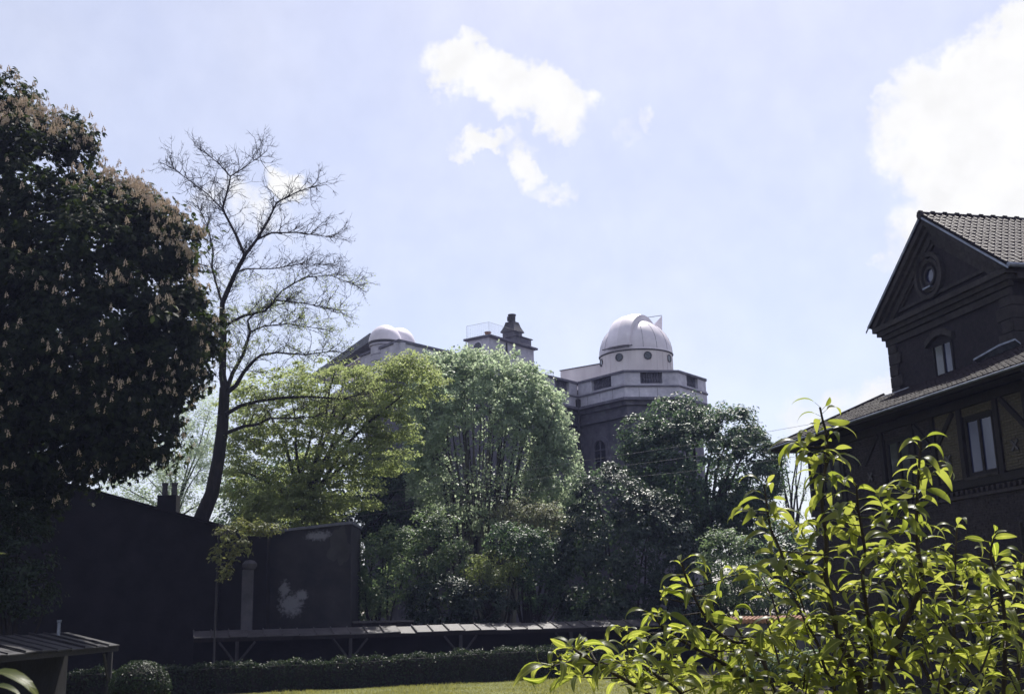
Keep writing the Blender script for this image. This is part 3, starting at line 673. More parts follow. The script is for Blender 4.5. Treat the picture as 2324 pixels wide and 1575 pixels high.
    box('pane', 'pane_blue', 3.36, 3.72, -.36, -.335, 9.3, 10.16, W); box('pane', 'pane_glass', 2.86, 3.30, -.36, -.335, 9.3, 10.16, W)
    for s0, s1 in ((2.78, 2.855), (3.302, 3.358), (3.722, 3.80)): box('frame', 'timber', s0, s1, -.349, -.30, 9.2, 10.2, W)
    mb = MB()
    for k in range(10):
        x0, x1 = 2.55 + 1.4 * k / 10, 2.55 + 1.4 * (k + 1) / 10; fz = lambda x: 10.22 + .24 * math.sin(PI * (x - 2.55) / 1.4)
        mb.prism([hp(x0, -.349, fz(x0)), hp(x1, -.349, fz(x1)), hp(x1, -.349, fz(x1) + .2), hp(x0, -.349, fz(x0) + .2)], hn * .13)
    mb.build('hood', 'stone_block', W); box('sill', 'zinc', 2.7, 3.85, -.349, -.2, 9.13, 9.2, W)
    # tiles
    prof = [(-.108, .0), (-.095, .022), (-.07, .034), (-.045, .022), (-.032, .004), (.03, .004), (.105, .004), (.105, -.012), (-.108, -.012)]
    def tile_mesh(L):
        V = [(x, 0, z) for x, z in prof] + [(x, L, z * .9 - .018) for x, z in prof]; n = len(prof)
        return V, [(k, k + 1, n + k + 1, n + k) for k in range(n - 2)] + [tuple(range(n))[::-1]]
    def tiled_roof(nm, p_eave, along, upv, ncol, nrow, exposure, width, mat, nobj, order, parent_mat='timber', closed=None):
        """p_eave: lower corner; along, upv unit vectors; tiles laid row by row"""
        nrm = np.cross(along, upv); nrm = nrm if nrm[2] > 0 else -nrm
        mb = MB(); Lx, Ly = ncol * width, nrow * exposure
        if closed is None: mb.prism([p_eave, p_eave + along * Lx, p_eave + along * Lx + upv * Ly, p_eave + upv * Ly], -nrm * .12)
        else: mb.prism(closed, -nrm * .12)
        roof = mb.build(nm, parent_mat, H)
        V, Fc = tile_mesh(exposure * 1.18); me = rawmesh('roof_tile', V, Fc); me.materials.append(MATS[mat])
        cells = [(i, j) for i in range(ncol) for j in range(nrow)]
        def keep(i, j):
            if closed is None: return True
            return order[1](i * width + width / 2, j * exposure + exposure / 2)
        cells = [c for c in cells if keep(*c)]; cells.sort(key=lambda c: order[0](c[0], c[1]))
        rest = MB()
        for kk, (i, j) in enumerate(cells):
            p = p_eave + along * ((i + .5) * width) + upv * (j * exposure) + nrm * (.035 + .02 + rng.normal() * .003)
            tl = rng.normal(size=2) * .012
            ax = along + nrm * tl[0]; ax = ax / np.linalg.norm(ax); ay = upv - nrm * (.02 + tl[1] * .5); ay = ay / np.linalg.norm(ay); azv = np.cross(ax, ay)
            sgn = 1
            if azv @ nrm < 0: ax = -ax; azv = -azv
            M = Matrix(((ax[0], ay[0], azv[0], p[0]), (ax[1], ay[1], azv[1], p[1]), (ax[2], ay[2], azv[2], p[2]), (0, 0, 0, 1)))
            if kk < nobj:
                o = bpy.data.objects.new('roof_tile', me); COL.objects.link(o); o.parent = roof; M = M.copy(); M.translation = M.translation - world_loc(roof); o.matrix_local = M
            else: rest.add([M @ Vector(v) for v in V], Fc)
        if rest.v: rest.build('roof_tiles', mat, roof, kind='stuff')
        return roof
    L = math.hypot(mid + .12, az - ez + .09)
    u = (he * -(mid + .12) + hz * (az - ez + .09)) / L
    # near slope of the upper roof (towards the right), rows from the eave up
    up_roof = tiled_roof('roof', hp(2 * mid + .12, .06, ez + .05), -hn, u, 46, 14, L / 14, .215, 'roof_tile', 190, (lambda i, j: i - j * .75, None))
    u2 = (he * (mid + .12) + hz * (az - ez + .09)) / L
    mb = MB(); nr = np.cross(-hn, u2); nr = nr if nr[2] > 0 else -nr
    mb.prism([hp(-.12, .06, ez + .05), hp(-.12, -9.8, ez + .05), hp(mid, -9.8, az + .12), hp(mid, .06, az + .12)], nr * .06); mb.build('rear_roof_slope', 'tile_shaded', H)
    for k in range(23):                                                # ridge tiles with raised collars
        mb = MB(); a = hp(mid, .10 - k * .42, az + .14); b = hp(mid, .10 - (k + 1) * .42, az + .14); mb.tube([a, a + (b - a) * .16, a + (b - a) * .17, b], [.15, .15, .115, .11], 8); mb.build('ridge_tile', 'tile_shaded', up_roof)
    # lead verge strip on the near rake, gutter at the eave
    mb = MB(); a, b = hp(mid + .06, .07, az + .06), hp(2 * mid + .22, .07, ez - .045); wv = hn * .05; mb.prism([a, b, b - hz * .07, a - hz * .07], hn * .025); mb.build('verge_flashing', 'zinc', H)
    mb = MB(); a, b = hp(mid - .06, .07, az + .05), hp(-.2, .07, ez - .03); mb.prism([a, b, b - hz * .06, a - hz * .06], hn * .025); mb.build('verge_flashing', 'zinc', H)
    mb = MB(); mb.tube([hp(7.2, .05, ez + .0), hp(7.2, -9.8, ez + .0)], .07, 8); mb.build('gutter', 'zinc', H)
    # ---- lower wing: brick and timber wall, tiled lean-to roof
    S0, S1 = -2.4, 11.5; gz, tz = 8.0, 9.2; qe, qt = 2.2, -.3
    sl_l = math.hypot(qe - qt, tz - gz); uL = (-hn * (qe - qt) + hz * (tz - gz)) / sl_l
    e0 = -3.55; hipS = -.1
    closed = [hp(e0, qe, gz), hp(12.2, qe, gz), hp(12.2, qt, tz), hp(hipS, qt, tz)]
    low_roof = tiled_roof('lower_roof', hp(12.2, qe, gz), -he, uL, 73, 9, sl_l / 9, .215, 'tile_shaded', 110,
                          (lambda i, j: i + j * .3 if i > 9 else 500 + i, lambda x, y: x < (12.2 - e0) - (hipS - e0) * y / sl_l), closed=closed)
    # hip end slope of the lower roof
    mb = MB(); mb.prism([hp(e0, qe, gz), hp(hipS, qt, tz), hp(hipS, -3.5, tz), hp(e0, -3.5, gz)], hz * -.12); mb.build('hip_slope', 'tile_shaded', H)
    mb = MB(); mb.tube([hp(e0, qe, gz + .06), hp(hipS, qt, tz + .08)], .075, 7); mb.build('hip_ridge', 'tile_shaded', H)
    mb = MB(); mb.tube([hp(e0 - .05, qe + .07, gz - .02), hp(12.3, qe + .07, gz - .02)], .032, 8); mb.build('gutter', 'zinc', H)
    mb = MB(); mb.add([hp(e0, qe - .02, gz - .16), hp(12.2, qe - .02, gz - .16), hp(12.2, 1.2, gz - .03), hp(e0, 1.2, gz - .03)], [(0, 1, 2, 3)]); mb.build('soffit', 'timber', H)
    mb = MB(); mb.add([hp(e0, qe - .02, gz - .16), hp(e0, -3.5, gz - .16), hp(S0 + .1, -3.5, gz - .1), hp(S0 + .1, qe - .3, gz - .1)], [(0, 1, 2, 3)]); mb.build('soffit', 'timber', H)
    # flashing board against the gable wall above the lower roof
    mb = MB(); mb.prism([hp(5.0, -.26, 9.24), hp(6.9, -.26, 9.30), hp(6.9, -.1, 9.42), hp(6.2, -.1, 9.42), hp(5.0, -.1, 9.28)], hz * .05); mb.build('roof_flashing', 'zinc', H)
    mb = MB(); mb.tube([hp(.5, .1, 9.1), hp(2.2, .25, 9.06)], .02, 5); mb.build('lightning_conductor', 'zinc', H)
    qw = 1.4
    wins = [(6.42, 7.58, 5.83, 7.3), (2.5, 3.7, 5.85, 7.3), (-1.5, -.35, 5.85, 7.25), (10.2, 11.3, 5.83, 7.3)]
    low_wins = [(5.6, 6.9, 1.2, 3.1), (1.6, 2.9, 1.2, 3.1), (9.0, 10.4, 1.2, 3.2)]
    # solid masonry core, with openings left as recessed boxes in front
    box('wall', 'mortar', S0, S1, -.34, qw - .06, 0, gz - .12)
    # timber frame
    posts = [S0 + .09, -.2 + .0, 1.9, 4.6, 5.15, 8.3, 9.6, 11.4]
    zl, zh = 5.62, 7.62
    for s in (S0 + .1, -1.72, -.12, 2.28, 3.92, 6.22, 7.78, 4.95, 8.95, 10.0): box('timber_post', 'timber', s - .09, s + .09, qw - .055, qw + .05, zl + .1, zh)
    box('timber_beam', 'timber', S0, S1, qw - .055, qw + .075, zh + .003, zh + .22)
    box('timber_beam', 'timber', S0, S1, qw - .055, qw + .085, zl - .1, zl + .097)
    def brace(s0, z0, s1, z1):
        mb = MB(); d = np.array([s1 - s0, z1 - z0]); Ln = np.linalg.norm(d); d = d / Ln; ax = he * d[0] + hz * d[1]; mb.box(hp((s0 + s1) / 2, qw + .0, (z0 + z1) / 2), Ln, .085, .13, tuple(ax), tuple(hn), tuple(np.cross(ax, hn))); mb.build('timber_brace', 'timber', H)
    brace(5.05, 6.75, 5.95, 7.58); brace(8.85, 6.75, 8.0, 7.58); brace(4.05, 7.55, 4.8, 6.8); brace(1.2, 6.8, 2.1, 7.58); brace(-2.2, 6.8, -1.8, 7.55); brace(.0, 7.55, .8, 6.8)
    # bricks: those beside the big window singly, the rest of the facade joined
    bl, bh, jt = .215, .062, .012
    V0 = [(x, y, z) for x in (-.5, .5) for y in (0, 1) for z in (-.5, .5)]
    Fb = [(2, 3, 7, 6), (0, 1, 3, 2), (4, 6, 7, 5), (1, 5, 7, 3), (0, 2, 6, 4)]
    def unit_brick(w):
        return rawmesh('brick', [(x * w, y * .06, z * bh) for x, y, z in V0], Fb)
    bm_full = unit_brick(bl); bm_full.materials.append(MATS['brick_yellow']); bm_half = unit_brick(bl * .48); bm_half.materials.append(MATS['brick_yellow'])
    restY, restR = MB(), MB(); nb = 0
    wall_o = empty('brick_facing', (0, 0, 0)); wall_o.parent = H; wall_o.location = Vector(hp(4, qw, 5)) - Vector(H.location)
    def blocked(s0, s1, z, lst): return any(s1 > a - .12 and s0 < b + .12 and c - .1 < z < d + .1 for a, b, c, d in lst)
    z = .3; row = 0
    wl = Vector(world_loc(wall_o))
    rotM = Matrix(((he[0], hn[0], 0), (he[1], hn[1], 0), (0, 0, 1)))
    while z < 7.6:
        zc = z + bh / 2; s = S0 + (0 if row % 2 else -bl / 2)
        yellow = zl + .1 < zc < zh
        while s < S1:
            a, b = max(s, S0), min(s + bl, S1)
            if b - a > .06 and not (zl - .12 < zc < zl + .12) and not blocked(a, b, zc, wins + low_wins):
                q = qw - .045 + rng.normal() * .004
                c = hp((a + b) / 2, q - .03, zc)
                near_win = yellow and (4.95 < (a + b) / 2 < 8.95)
                if near_win and nb < 290 and b - a > bl * .9:
                    o = bpy.data.objects.new('brick', bm_full); COL.objects.link(o); o.parent = wall_o
                    M = rotM.to_4x4(); M.translation = Vector(c) - wl; o.matrix_local = M; nb += 1
                else:
                    tgt = restY if yellow and 4.9 < a < 9.0 else restR
                    tgt.add([c + he * x * (b - a) + hn * y * .06 + hz * zz * bh for x, y, zz in V0], Fb)
            s += bl + jt
        z += bh + jt; row += 1
    restY.build('brickwork', 'brick_yellow', wall_o, kind='stuff'); restR.build('brickwork', 'brick_red', wall_o, kind='stuff')
    # dentil course under the timber sill
    me = rawmesh('dentil_brick', [(x * .105, y * .12, z * .11) for x, y, z in V0], Fb); me.materials.append(MATS['brick_red'])
    k = S0 + .1
    while k < S1:
        o = bpy.data.objects.new('dentil_brick', me); COL.objects.link(o); o.parent = wall_o; M = rotM.to_4x4(); M.translation = Vector(hp(k, qw - .03, zl - .2)) - wl; o.matrix_local = M; k += .22
    box('string_course', 'brick_red', S0, S1, qw - .04, qw + .06, zl - .36, zl - .27); 
    # iron wall anchors
    for s, zz in ((5.55, 6.35), (8.38, 6.35), (4.4, 6.4), (1.5, 6.4)):
        mb = MB()
        for a in (PI / 4, 3 * PI / 4):
            ax = he * math.cos(a) + hz * math.sin(a); mb.box(hp(s, qw + .03 + .002 * a, zz), .36, .03, .06, tuple(ax), tuple(hn), tuple(np.cross(ax, hn)))
        mb.build('wall_anchor', 'iron_dark', H)
    for k, (a, b, c, d) in enumerate(wins + low_wins):
        W = empty('window', (0, 0, 0)); W.parent = H; W.location = Vector(hp((a + b) / 2, qw, c)) - Vector(H.location)
        m_ = (a + b) / 2
        for (x0, x1) in ((a + .06, m_ - .045), (m_ + .045, b - .06)): box('pane', 'pane_blue' if k in (0,) else 'pane_glass', x0, x1, qw - .058, qw - .045, c + .07, d - .07, W)
        for x0, x1 in ((a, a + .065), (m_ - .05, m_ + .05), (b - .065, b)): box('frame', 'timber', x0, x1, qw - .059, qw - .01, c, d, W)
        box('frame', 'timber', a, b, qw - .059, qw - .008, d - .068, d + .04, W); box('frame', 'timber', a, b, qw - .059, qw - .008, c - .04, c + .068, W)
        box('sill', 'stone_block', a - .12, b + .12, qw - .05, qw + .1, c - .12, c - .043, W)
    # outside stair rail / strut seen low on the facade
    for (s0, z0, s1, z1) in ((8.2, 3.2, 9.4, 4.4), (3.2, 2.3, 4.2, 3.3)):
        mb = MB(); mb.tube([hp(s0, qw + .02, z0), hp(s1, qw + .9, z1)], .035, 6); mb.build('strut', 'timber_grey', H)
    return H
house()

# ------------------------------------------------------------------ walls and low buildings at the back of the garden
def dark_building():
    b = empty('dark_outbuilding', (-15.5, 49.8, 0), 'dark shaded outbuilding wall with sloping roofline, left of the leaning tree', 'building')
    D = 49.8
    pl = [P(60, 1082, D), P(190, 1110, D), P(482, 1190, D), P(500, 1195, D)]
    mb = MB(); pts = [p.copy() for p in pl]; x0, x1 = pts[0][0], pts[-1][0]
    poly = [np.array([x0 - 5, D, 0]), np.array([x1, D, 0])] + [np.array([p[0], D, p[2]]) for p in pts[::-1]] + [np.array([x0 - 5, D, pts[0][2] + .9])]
    mb.prism(poly, (0, 4.5, 0)); mb.build('wall', 'wall_dark', b)
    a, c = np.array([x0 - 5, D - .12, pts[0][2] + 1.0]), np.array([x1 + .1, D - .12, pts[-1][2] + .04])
    mb = MB(); mb.prism([np.array([p[0], D - .15, p[2] + .02]) for p in pts] + [np.array([p[0], D - .15, p[2] + .12]) for p in pts[::-1]], (0, 4.9, 0)); mb.build('roof', 'wall_dark', b)
    # infill lower part between this building and the plaster wall
    mb = MB(); q = P(500, 1215, D); r = P(606, 1215, D); mb.prism([np.array([q[0] + .003, D + .15, 0]), np.array([r[0], D + .15, 0]), np.array([r[0], D + .15, r[2]]), np.array([q[0] + .003, D + .15, q[2]])], (0, 2, 0)); mb.build('lower_wall', 'wall_dark', b)
    p = P(373, 1150, D); ch = empty('house_chimney', (float(p[0]), D + .5, float(p[2])), 'dark brick chimney with two pots on the sloping roofline', 'chimney')
    mb = MB(); mb.box((p[0], D + .6, p[2] - .25), .84, .6, 1.6); mb.build('stack', 'wall_dark', ch)
    for k, px in enumerate((364, 386)):
        c = P(px, 1130, D); mb = MB(); mb.lathe([(.13, 0), (.12, .45), (.15, .47), (.15, .56), (.1, .56)], (c[0], D + .6, p[2] + .55), 10); mb.build('chimney_pot', 'iron_dark', ch)
    for k in (0,): 
        mb = MB(); c = P(352, 1160, D); mb.lathe([(.09, 0), (.09, .35)], (c[0], D + .5, c[2] - .2), 8); mb.build('vent_pipe', 'iron_dark', ch)
dark_building()

def plaster_wall():
    D = 50.6; L0 = P(596, 1207, D); R0 = P(797, 1184, D)
    w = empty('plaster_wall', (float(L0[0] + R0[0]) / 2, D, 0), 'stained grey plaster gable wall with pale worn patch, behind the shed', 'wall')
    mb = MB(); mb.prism([(L0[0], D, 0), (R0[0], D, 0), (R0[0], D, R0[2] - .09), (L0[0], D, L0[2] - .09)], (0, 3.2, 0)); mb.build('wall', 'plaster_worn', w)
    mb = MB(); mb.prism([(L0[0] - .06, D - .1, L0[2] - .088), (R0[0] + .06, D - .1, R0[2] - .088), (R0[0] + .06, D - .1, R0[2] + .03), (L0[0] - .06, D - .1, L0[2] + .03)], (0, 3.3, 0)); mb.build('coping', 'slate', w)
    rng = np.random.default_rng(3)
    def patch(px, py, rx, ry, seed, name, mat):
        c = P(px, py, D); k = D / F; rg = np.random.default_rng(seed); n = 34; pts = []
        ph = rg.random(5) * 6
        for j in range(n):
            a = 2 * PI * j / n; r = 1 + .16 * math.sin(3 * a + ph[0]) + .12 * math.sin(5 * a + ph[1]) + .09 * math.sin(9 * a + ph[2]) + rg.normal() * .05
            pts.append((c[0] + rx * k * r * math.cos(a), D - .014, c[2] + ry * k * r * math.sin(a)))
        mb = MB(); mb.prism(pts, (0, .012, 0)); mb.build(name, mat, w)
    patch(770, 1240, 24, 40, 6, 'plaster_repair', 'plaster_dark')
    # pale rendered pier with a round cap at its left side
    c = P(563, 1360, D - .5); t = P(563, 1292, D - .5); pr = empty('rendered_pier', (float(c[0]), D - .5, 0), 'pale rendered pier with rounded top beside the plaster wall', 'pier')
    mb = MB(); mb.box((c[0], D - .5, t[2] / 2), .5, .4, t[2]); mb.build('shaft', 'garden_plaster', pr, bevel=.04)
    mb = MB(); mb.lathe([(.0, -.2), (.28, -.16), (.36, -.03), (.36, .08), (.26, .2), (.1, .26), (0, .27)], (c[0] + .06, D - .5, t[2] + .16), 16); mb.build('cap', 'garden_plaster', pr, smooth=True)
plaster_wall()

def shed(A, B, zf, label, posts, n_sheet, cover='sheet_roof', rise=.26, depth=1.15, zpost=0.0, braces=(-1, 1), seed=1, flip=False):
    """open-fronted lean-to shed; A-B = front edge of the roof (x, y)"""
    A = np.array(A, float); B = np.array(B, float); t = B - A; L = np.linalg.norm(t); t = t / L; n = np.array([-t[1], t[0]]); n = n if (n[1] > 0) == (not flip) else -n
    s = empty('open_shed', (float(A[0] + B[0]) / 2, float(A[1] + B[1]) / 2, 0), label, 'shed'); rng = np.random.default_rng(seed)
    w = L / n_sheet
    for k in range(n_sheet):
        a = A + t * (k * w); b = A + t * ((k + 1) * w - .012); j = rng.normal() * .012
        mb = MB(); V = [(*a, zf + j), (*b, zf + j + rng.normal() * .01), (*(b + n * depth), zf + rise + j), (*(a + n * depth), zf + rise + j)]
        mb.prism(V, (0, 0, -.03)); mb.build('roof_sheet', cover, s)
        mb = MB(); mb.tube([np.array([*a, zf + j + .03]), np.array([*(a + n * depth), zf + rise + j + .03])], .028, 5); mb.build('roof_batten', cover, s)
    mb = MB(); m = (A + B) / 2 + n * .08; mb.box((*m, zf - .11), L, .08, .14, (*t, 0)); mb.build('front_beam', 'timber', s)
    mb = MB(); m = (A + B) / 2 + n * (depth + .02); mb.box((*m, (zf + rise - .1) / 2), L, .1, zf + rise - .1, (*t, 0)); mb.build('back_wall', 'wall_dark', s)
    for x in posts:
        c = A + t * x + n * .1
        mb = MB(); mb.box((*c, (zf - .185) / 2), .13, .13, zf - .185, (*t, 0)); mb.build('post', 'timber_grey', s)
        for sg in braces:
            mb = MB(); p0 = np.array([*(c + t * sg * .06), zf - 1.02]); p1 = np.array([*(c + t * sg * .72), zf - .2]); mb.tube([p0, p1], .05, 4); mb.build('brace', 'timber_grey', s)
    return s
sA = P(440, 1447, 47.2); sB = P(1660, 1409, 54)
def along(px):      # distance along the shed front at which pixel column px is met
    best = 0; bd = 1e9
    for k in range(600):
        q = sA[:2] + (sB[:2] - sA[:2]) * k / 600; x, y = proj((*q, 1.9))
        if abs(x - px) < bd: bd = abs(x - px); best = k / 600
    return best * np.linalg.norm(sB[:2] - sA[:2])
shed(sA[:2], sB[:2], 2.0, 'long open shed with pale sheet roof and forked posts behind the hedge', [along(x) for x in (538, 797, 1047, 1298, 1540)], 34)
lA, lB = Zp(-190, 1500, 1.95), Zp(272, 1463, 1.95)
shed(lA[:2], lB[:2], 1.95, 'open shed with braced post, roof colour darkened for shade, nearest the round bush', [np.linalg.norm((lB - lA)[:2]) * .955], 12, rise=.42, depth=1.6, braces=(-1,), seed=4, flip=True, cover='shaded_roof')
p = P(133, 1436, 35); pp = empty('vent_pipe', (float(p[0]), float(p[1]), 2.0), 'short pale pipe standing on the left shed roof', 'pipe')
mb = MB(); mb.lathe([(.05, 0), (.05, .62), (.07, .64), (.07, .7)], (p[0], p[1], 2.05), 10); mb.build('pipe', 'zinc', pp, smooth=True)
mb = MB(); mb.lathe([(.1, 0), (.07, .1)], (p[0], p[1], 2.04), 10); mb.build('collar', 'cream_paint', pp)

def garden_wall(pts, h, label, tiled, mat='garden_plaster', cop='terracotta'):
    a, b = np.array(pts[0]), np.array(pts[1]); t = b - a; L = np.linalg.norm(t); t = t / L; n = np.array([-t[1], t[0]]); m = (a + b) / 2
    w = empty('garden_wall', (float(m[0]), float(m[1]), 0), label, 'wall')
    mb = MB(); mb.box((*m, h / 2), L, .3, h, (*t, 0)); mb.build('wall', mat, w)
    k = int(L / .2); rng = np.random.default_rng(9)
    for j in range(k):
        c = a + t * (j + .5) * L / k
        for sg in (-1, 1):
            mb = MB(); p0 = np.array([*(c + n * sg * .3), h + .03 + rng.normal() * .006]); p1 = np.array([*(c + n * sg * .02), h + .15 + rng.normal() * .006])
            if tiled: mb.tube([p0, p1], [.1, .085], 7)
            else: mb.box((p0 + p1) / 2 - np.array([0, 0, .05]), L / k - .01, .27, .09, (*t, 0))
            if tiled or sg < 0: mb.build('coping_tile' if tiled else 'coping_brick', cop, w)
    return w
q0, q1 = P(1650, 1402, 44.5), P(1862, 1393, 40.5)
garden_wall([q0[:2], q1[:2]], 2.12, 'pale garden wall with orange tile coping joining the brick house', True)
q0, q1 = P(797, 1412, 51.2), P(936, 1408, 52.2)
garden_wall([q0[:2], q1[:2]], 2.42, 'low brick wall under ivy just right of the plaster wall', False, 'brick_red', 'sheet_roof')

# ------------------------------------------------------------------ overhead wires
def wire(pts, label, sag=.0):
    mb = MB(); pts = [np.array(P(*p)) for p in pts]; full = []
    for i in range(len(pts) - 1):
        for k in range(12): full.append(pts[i] + (pts[i + 1] - pts[i]) * k / 12 - np.array([0, 0, sag * math.sin(PI * k / 12)]))
    full.append(pts[-1]); mb.tube(full, .0065, 5); o = mb.build('overhead_wire', 'wire'); tag(o, label, 'wire', 'overhead wires')
wire([(2010, 932, 35.9), (1320, 1046, 48), (640, 1150, 58)], 'upper overhead wire from the house eave across the dark tree', .06)
wire([(1846, 992, 38.2), (1400, 1058, 47), (640, 1168, 59)], 'middle overhead wire from the house corner across the dark tree', .06)
wire([(1844, 1030, 38.3), (1400, 1085, 47), (650, 1192, 58)], 'lowest overhead wire from the house corner across the shrubs', .08)

# ------------------------------------------------------------------ trees
def tree(name, label, base, group=None): return empty(name, tuple(map(float, base)), label, 'tree', group)

# horse chestnut in flower
def chestnut():
    D = 38; rng = np.random.default_rng(21)
    t = tree('chestnut_tree', 'big dark horse chestnut covered in pale flower candles, at the left edge', (-18.4, 40, 0))
    ells = [E(-60, 420, D, 185, 235, 2.86), E(60, 480, D, 190, 215, 3.38), E(190, 640, D, 245, 235, 3.90), E(240, 560, D + .5, 180, 130, 2.60), E(180, 800, D, 285, 200, 4.16), E(110, 920, D, 280, 165, 3.90), E(300, 930, D - .5, 110, 90, 2.08), E(-120, 800, D, 260, 400, 4.42), E(235, 1020, D - .4, 95, 55, 1.56), E(395, 810, D, 95, 110, 2.08), E(380, 560, D, 85, 75, 1.69), E(60, 1020, D, 210, 120, 2.86), E(330, 985, D, 75, 75, 1.69), E(440, 740, D, 65, 90, 1.69), E(290, 1045, D, 45, 40, 1.04), E(20, 1130, D, 110, 80, 2.08), E(-100, 1080, D, 140, 140, 2.34), E(25, 235, D, 60, 60, 1.30), E(165, 330, D, 60, 55, 1.30)]
    Pt, Nn, C, out = crown_samples(ells, 2100, .56, 24, rng, inner=.60, flat=.75, front_bias=.62, up_w=.5, out_w=.7)
    n = len(Pt); k = 5
    rp = np.repeat(np.arange(n), k); Nn = Nn / np.linalg.norm(Nn, axis=1, keepdims=True)
    ref = rng.normal(size=(n, 3)); a = np.cross(Nn, ref); a /= np.linalg.norm(a, axis=1, keepdims=True); b = np.cross(Nn, a)
    ang = np.tile(np.linspace(-1.15, 1.15, k), n); dirs = a[rp] * np.cos(ang)[:, None] + b[rp] * np.sin(ang)[:, None]
    sz = (.17 + .09 * rng.random(n))[rp] * np.tile([.75, .95, 1.05, .95, .75], n)
    me = leaves_mesh('crown', Pt[rp], Nn[rp] + rng.normal(size=(n * k, 3)) * .15, sz, rng, .36, .55, .2, dirs)
    link('crown', me, 'leaf_chestnut', t)
    Pi, Ni, _, _ = crown_samples(ells, 900, .6, 16, rng, inner=.25, front_bias=.3)
    o = link('inner_leaves', leaves_mesh('inner_leaves', Pi, Ni, .26 + .1 * rng.random(len(Pi)), rng, .6, .4), 'leaf_chestnut', t)
    mb = limbs((-18.4, 39.8, 7.5), [c for c in C[rng.choice(len(C), 26)]], .16, rng, r1=.03)
    mb.tube([(-18.4, 40, 0), (-18.3, 39.9, 1.5), (-18.4, 39.8, 5), (-18.5, 39.7, 9)], [.6, .5, .45, .35], 10); mb.build('trunk', 'bark', t, smooth=True)
    # flower candles
    V = []; Fc = []
    mb = MB(); rg = np.random.default_rng(2)
    for i in range(9):
        z = .005 + .19 * i / 9; r = .044 * (1 - i / 9.6)
        for q in range(3 if i < 6 else 1):
            a_ = rg.random() * 6.28; c = np.array([math.cos(a_) * r, math.sin(a_) * r, z]); sz_ = .027 * (1.15 - i / 14)
            v = rg.normal(size=(4, 3)); v /= np.linalg.norm(v, axis=1, keepdims=True); mb.add([c + x * sz_ for x in v], [(0, 1, 2), (0, 2, 3), (0, 3, 1), (1, 3, 2)])
    me = rawmesh('flower_candle', mb.v, mb.f); me.materials.append(MATS['petal'])
    cand = []
    for e in rng.permutation(len(Pt)):
        p = Pt[e]; x, y = proj(p)
        if x < -20 or y < 0 or x > 520: continue
        dep = min(np.linalg.norm((p - c) / r) for c, r in ells)
        if dep < .97: continue
        if p[1] > D + .9: continue
        # denser on the sunny upper shoulder
        shoulder = np.interp(x, [0, 130, 300, 450], [215, 285, 430, 560])
        w = .95 if -25 < y - shoulder < 80 else .15
        if y > 960: w = .1
        if rng.random() < w: cand.append(p + np.array([0, 0, .06]) + (out_dir(p, ells) * .14))
    base = world_loc(t); rest = MB()
    for i, p in enumerate(cand[:1000]):
        s = .85 + .75 * rng.random()
        if i < 290:
            o = bpy.data.objects.new('flower_candle', me); COL.objects.link(o); o.parent = t; o.location = Vector(p) - base
            o.rotation_euler = (rng.normal() * .18, rng.normal() * .18, rng.random() * 6.28); o.scale = (s, s, s)
        else: rest.add([np.array(p) + np.array(v) * s for v in mb.v], mb.f)
    rest.build('flower_candles', 'petal', t, kind='stuff')
def out_dir(p, ells):
    d = min(ells, key=lambda e: np.linalg.norm((p - e[0]) / e[1])); v = (p - d[0]) / d[1] ** 2; return v / np.linalg.norm(v)
chestnut()

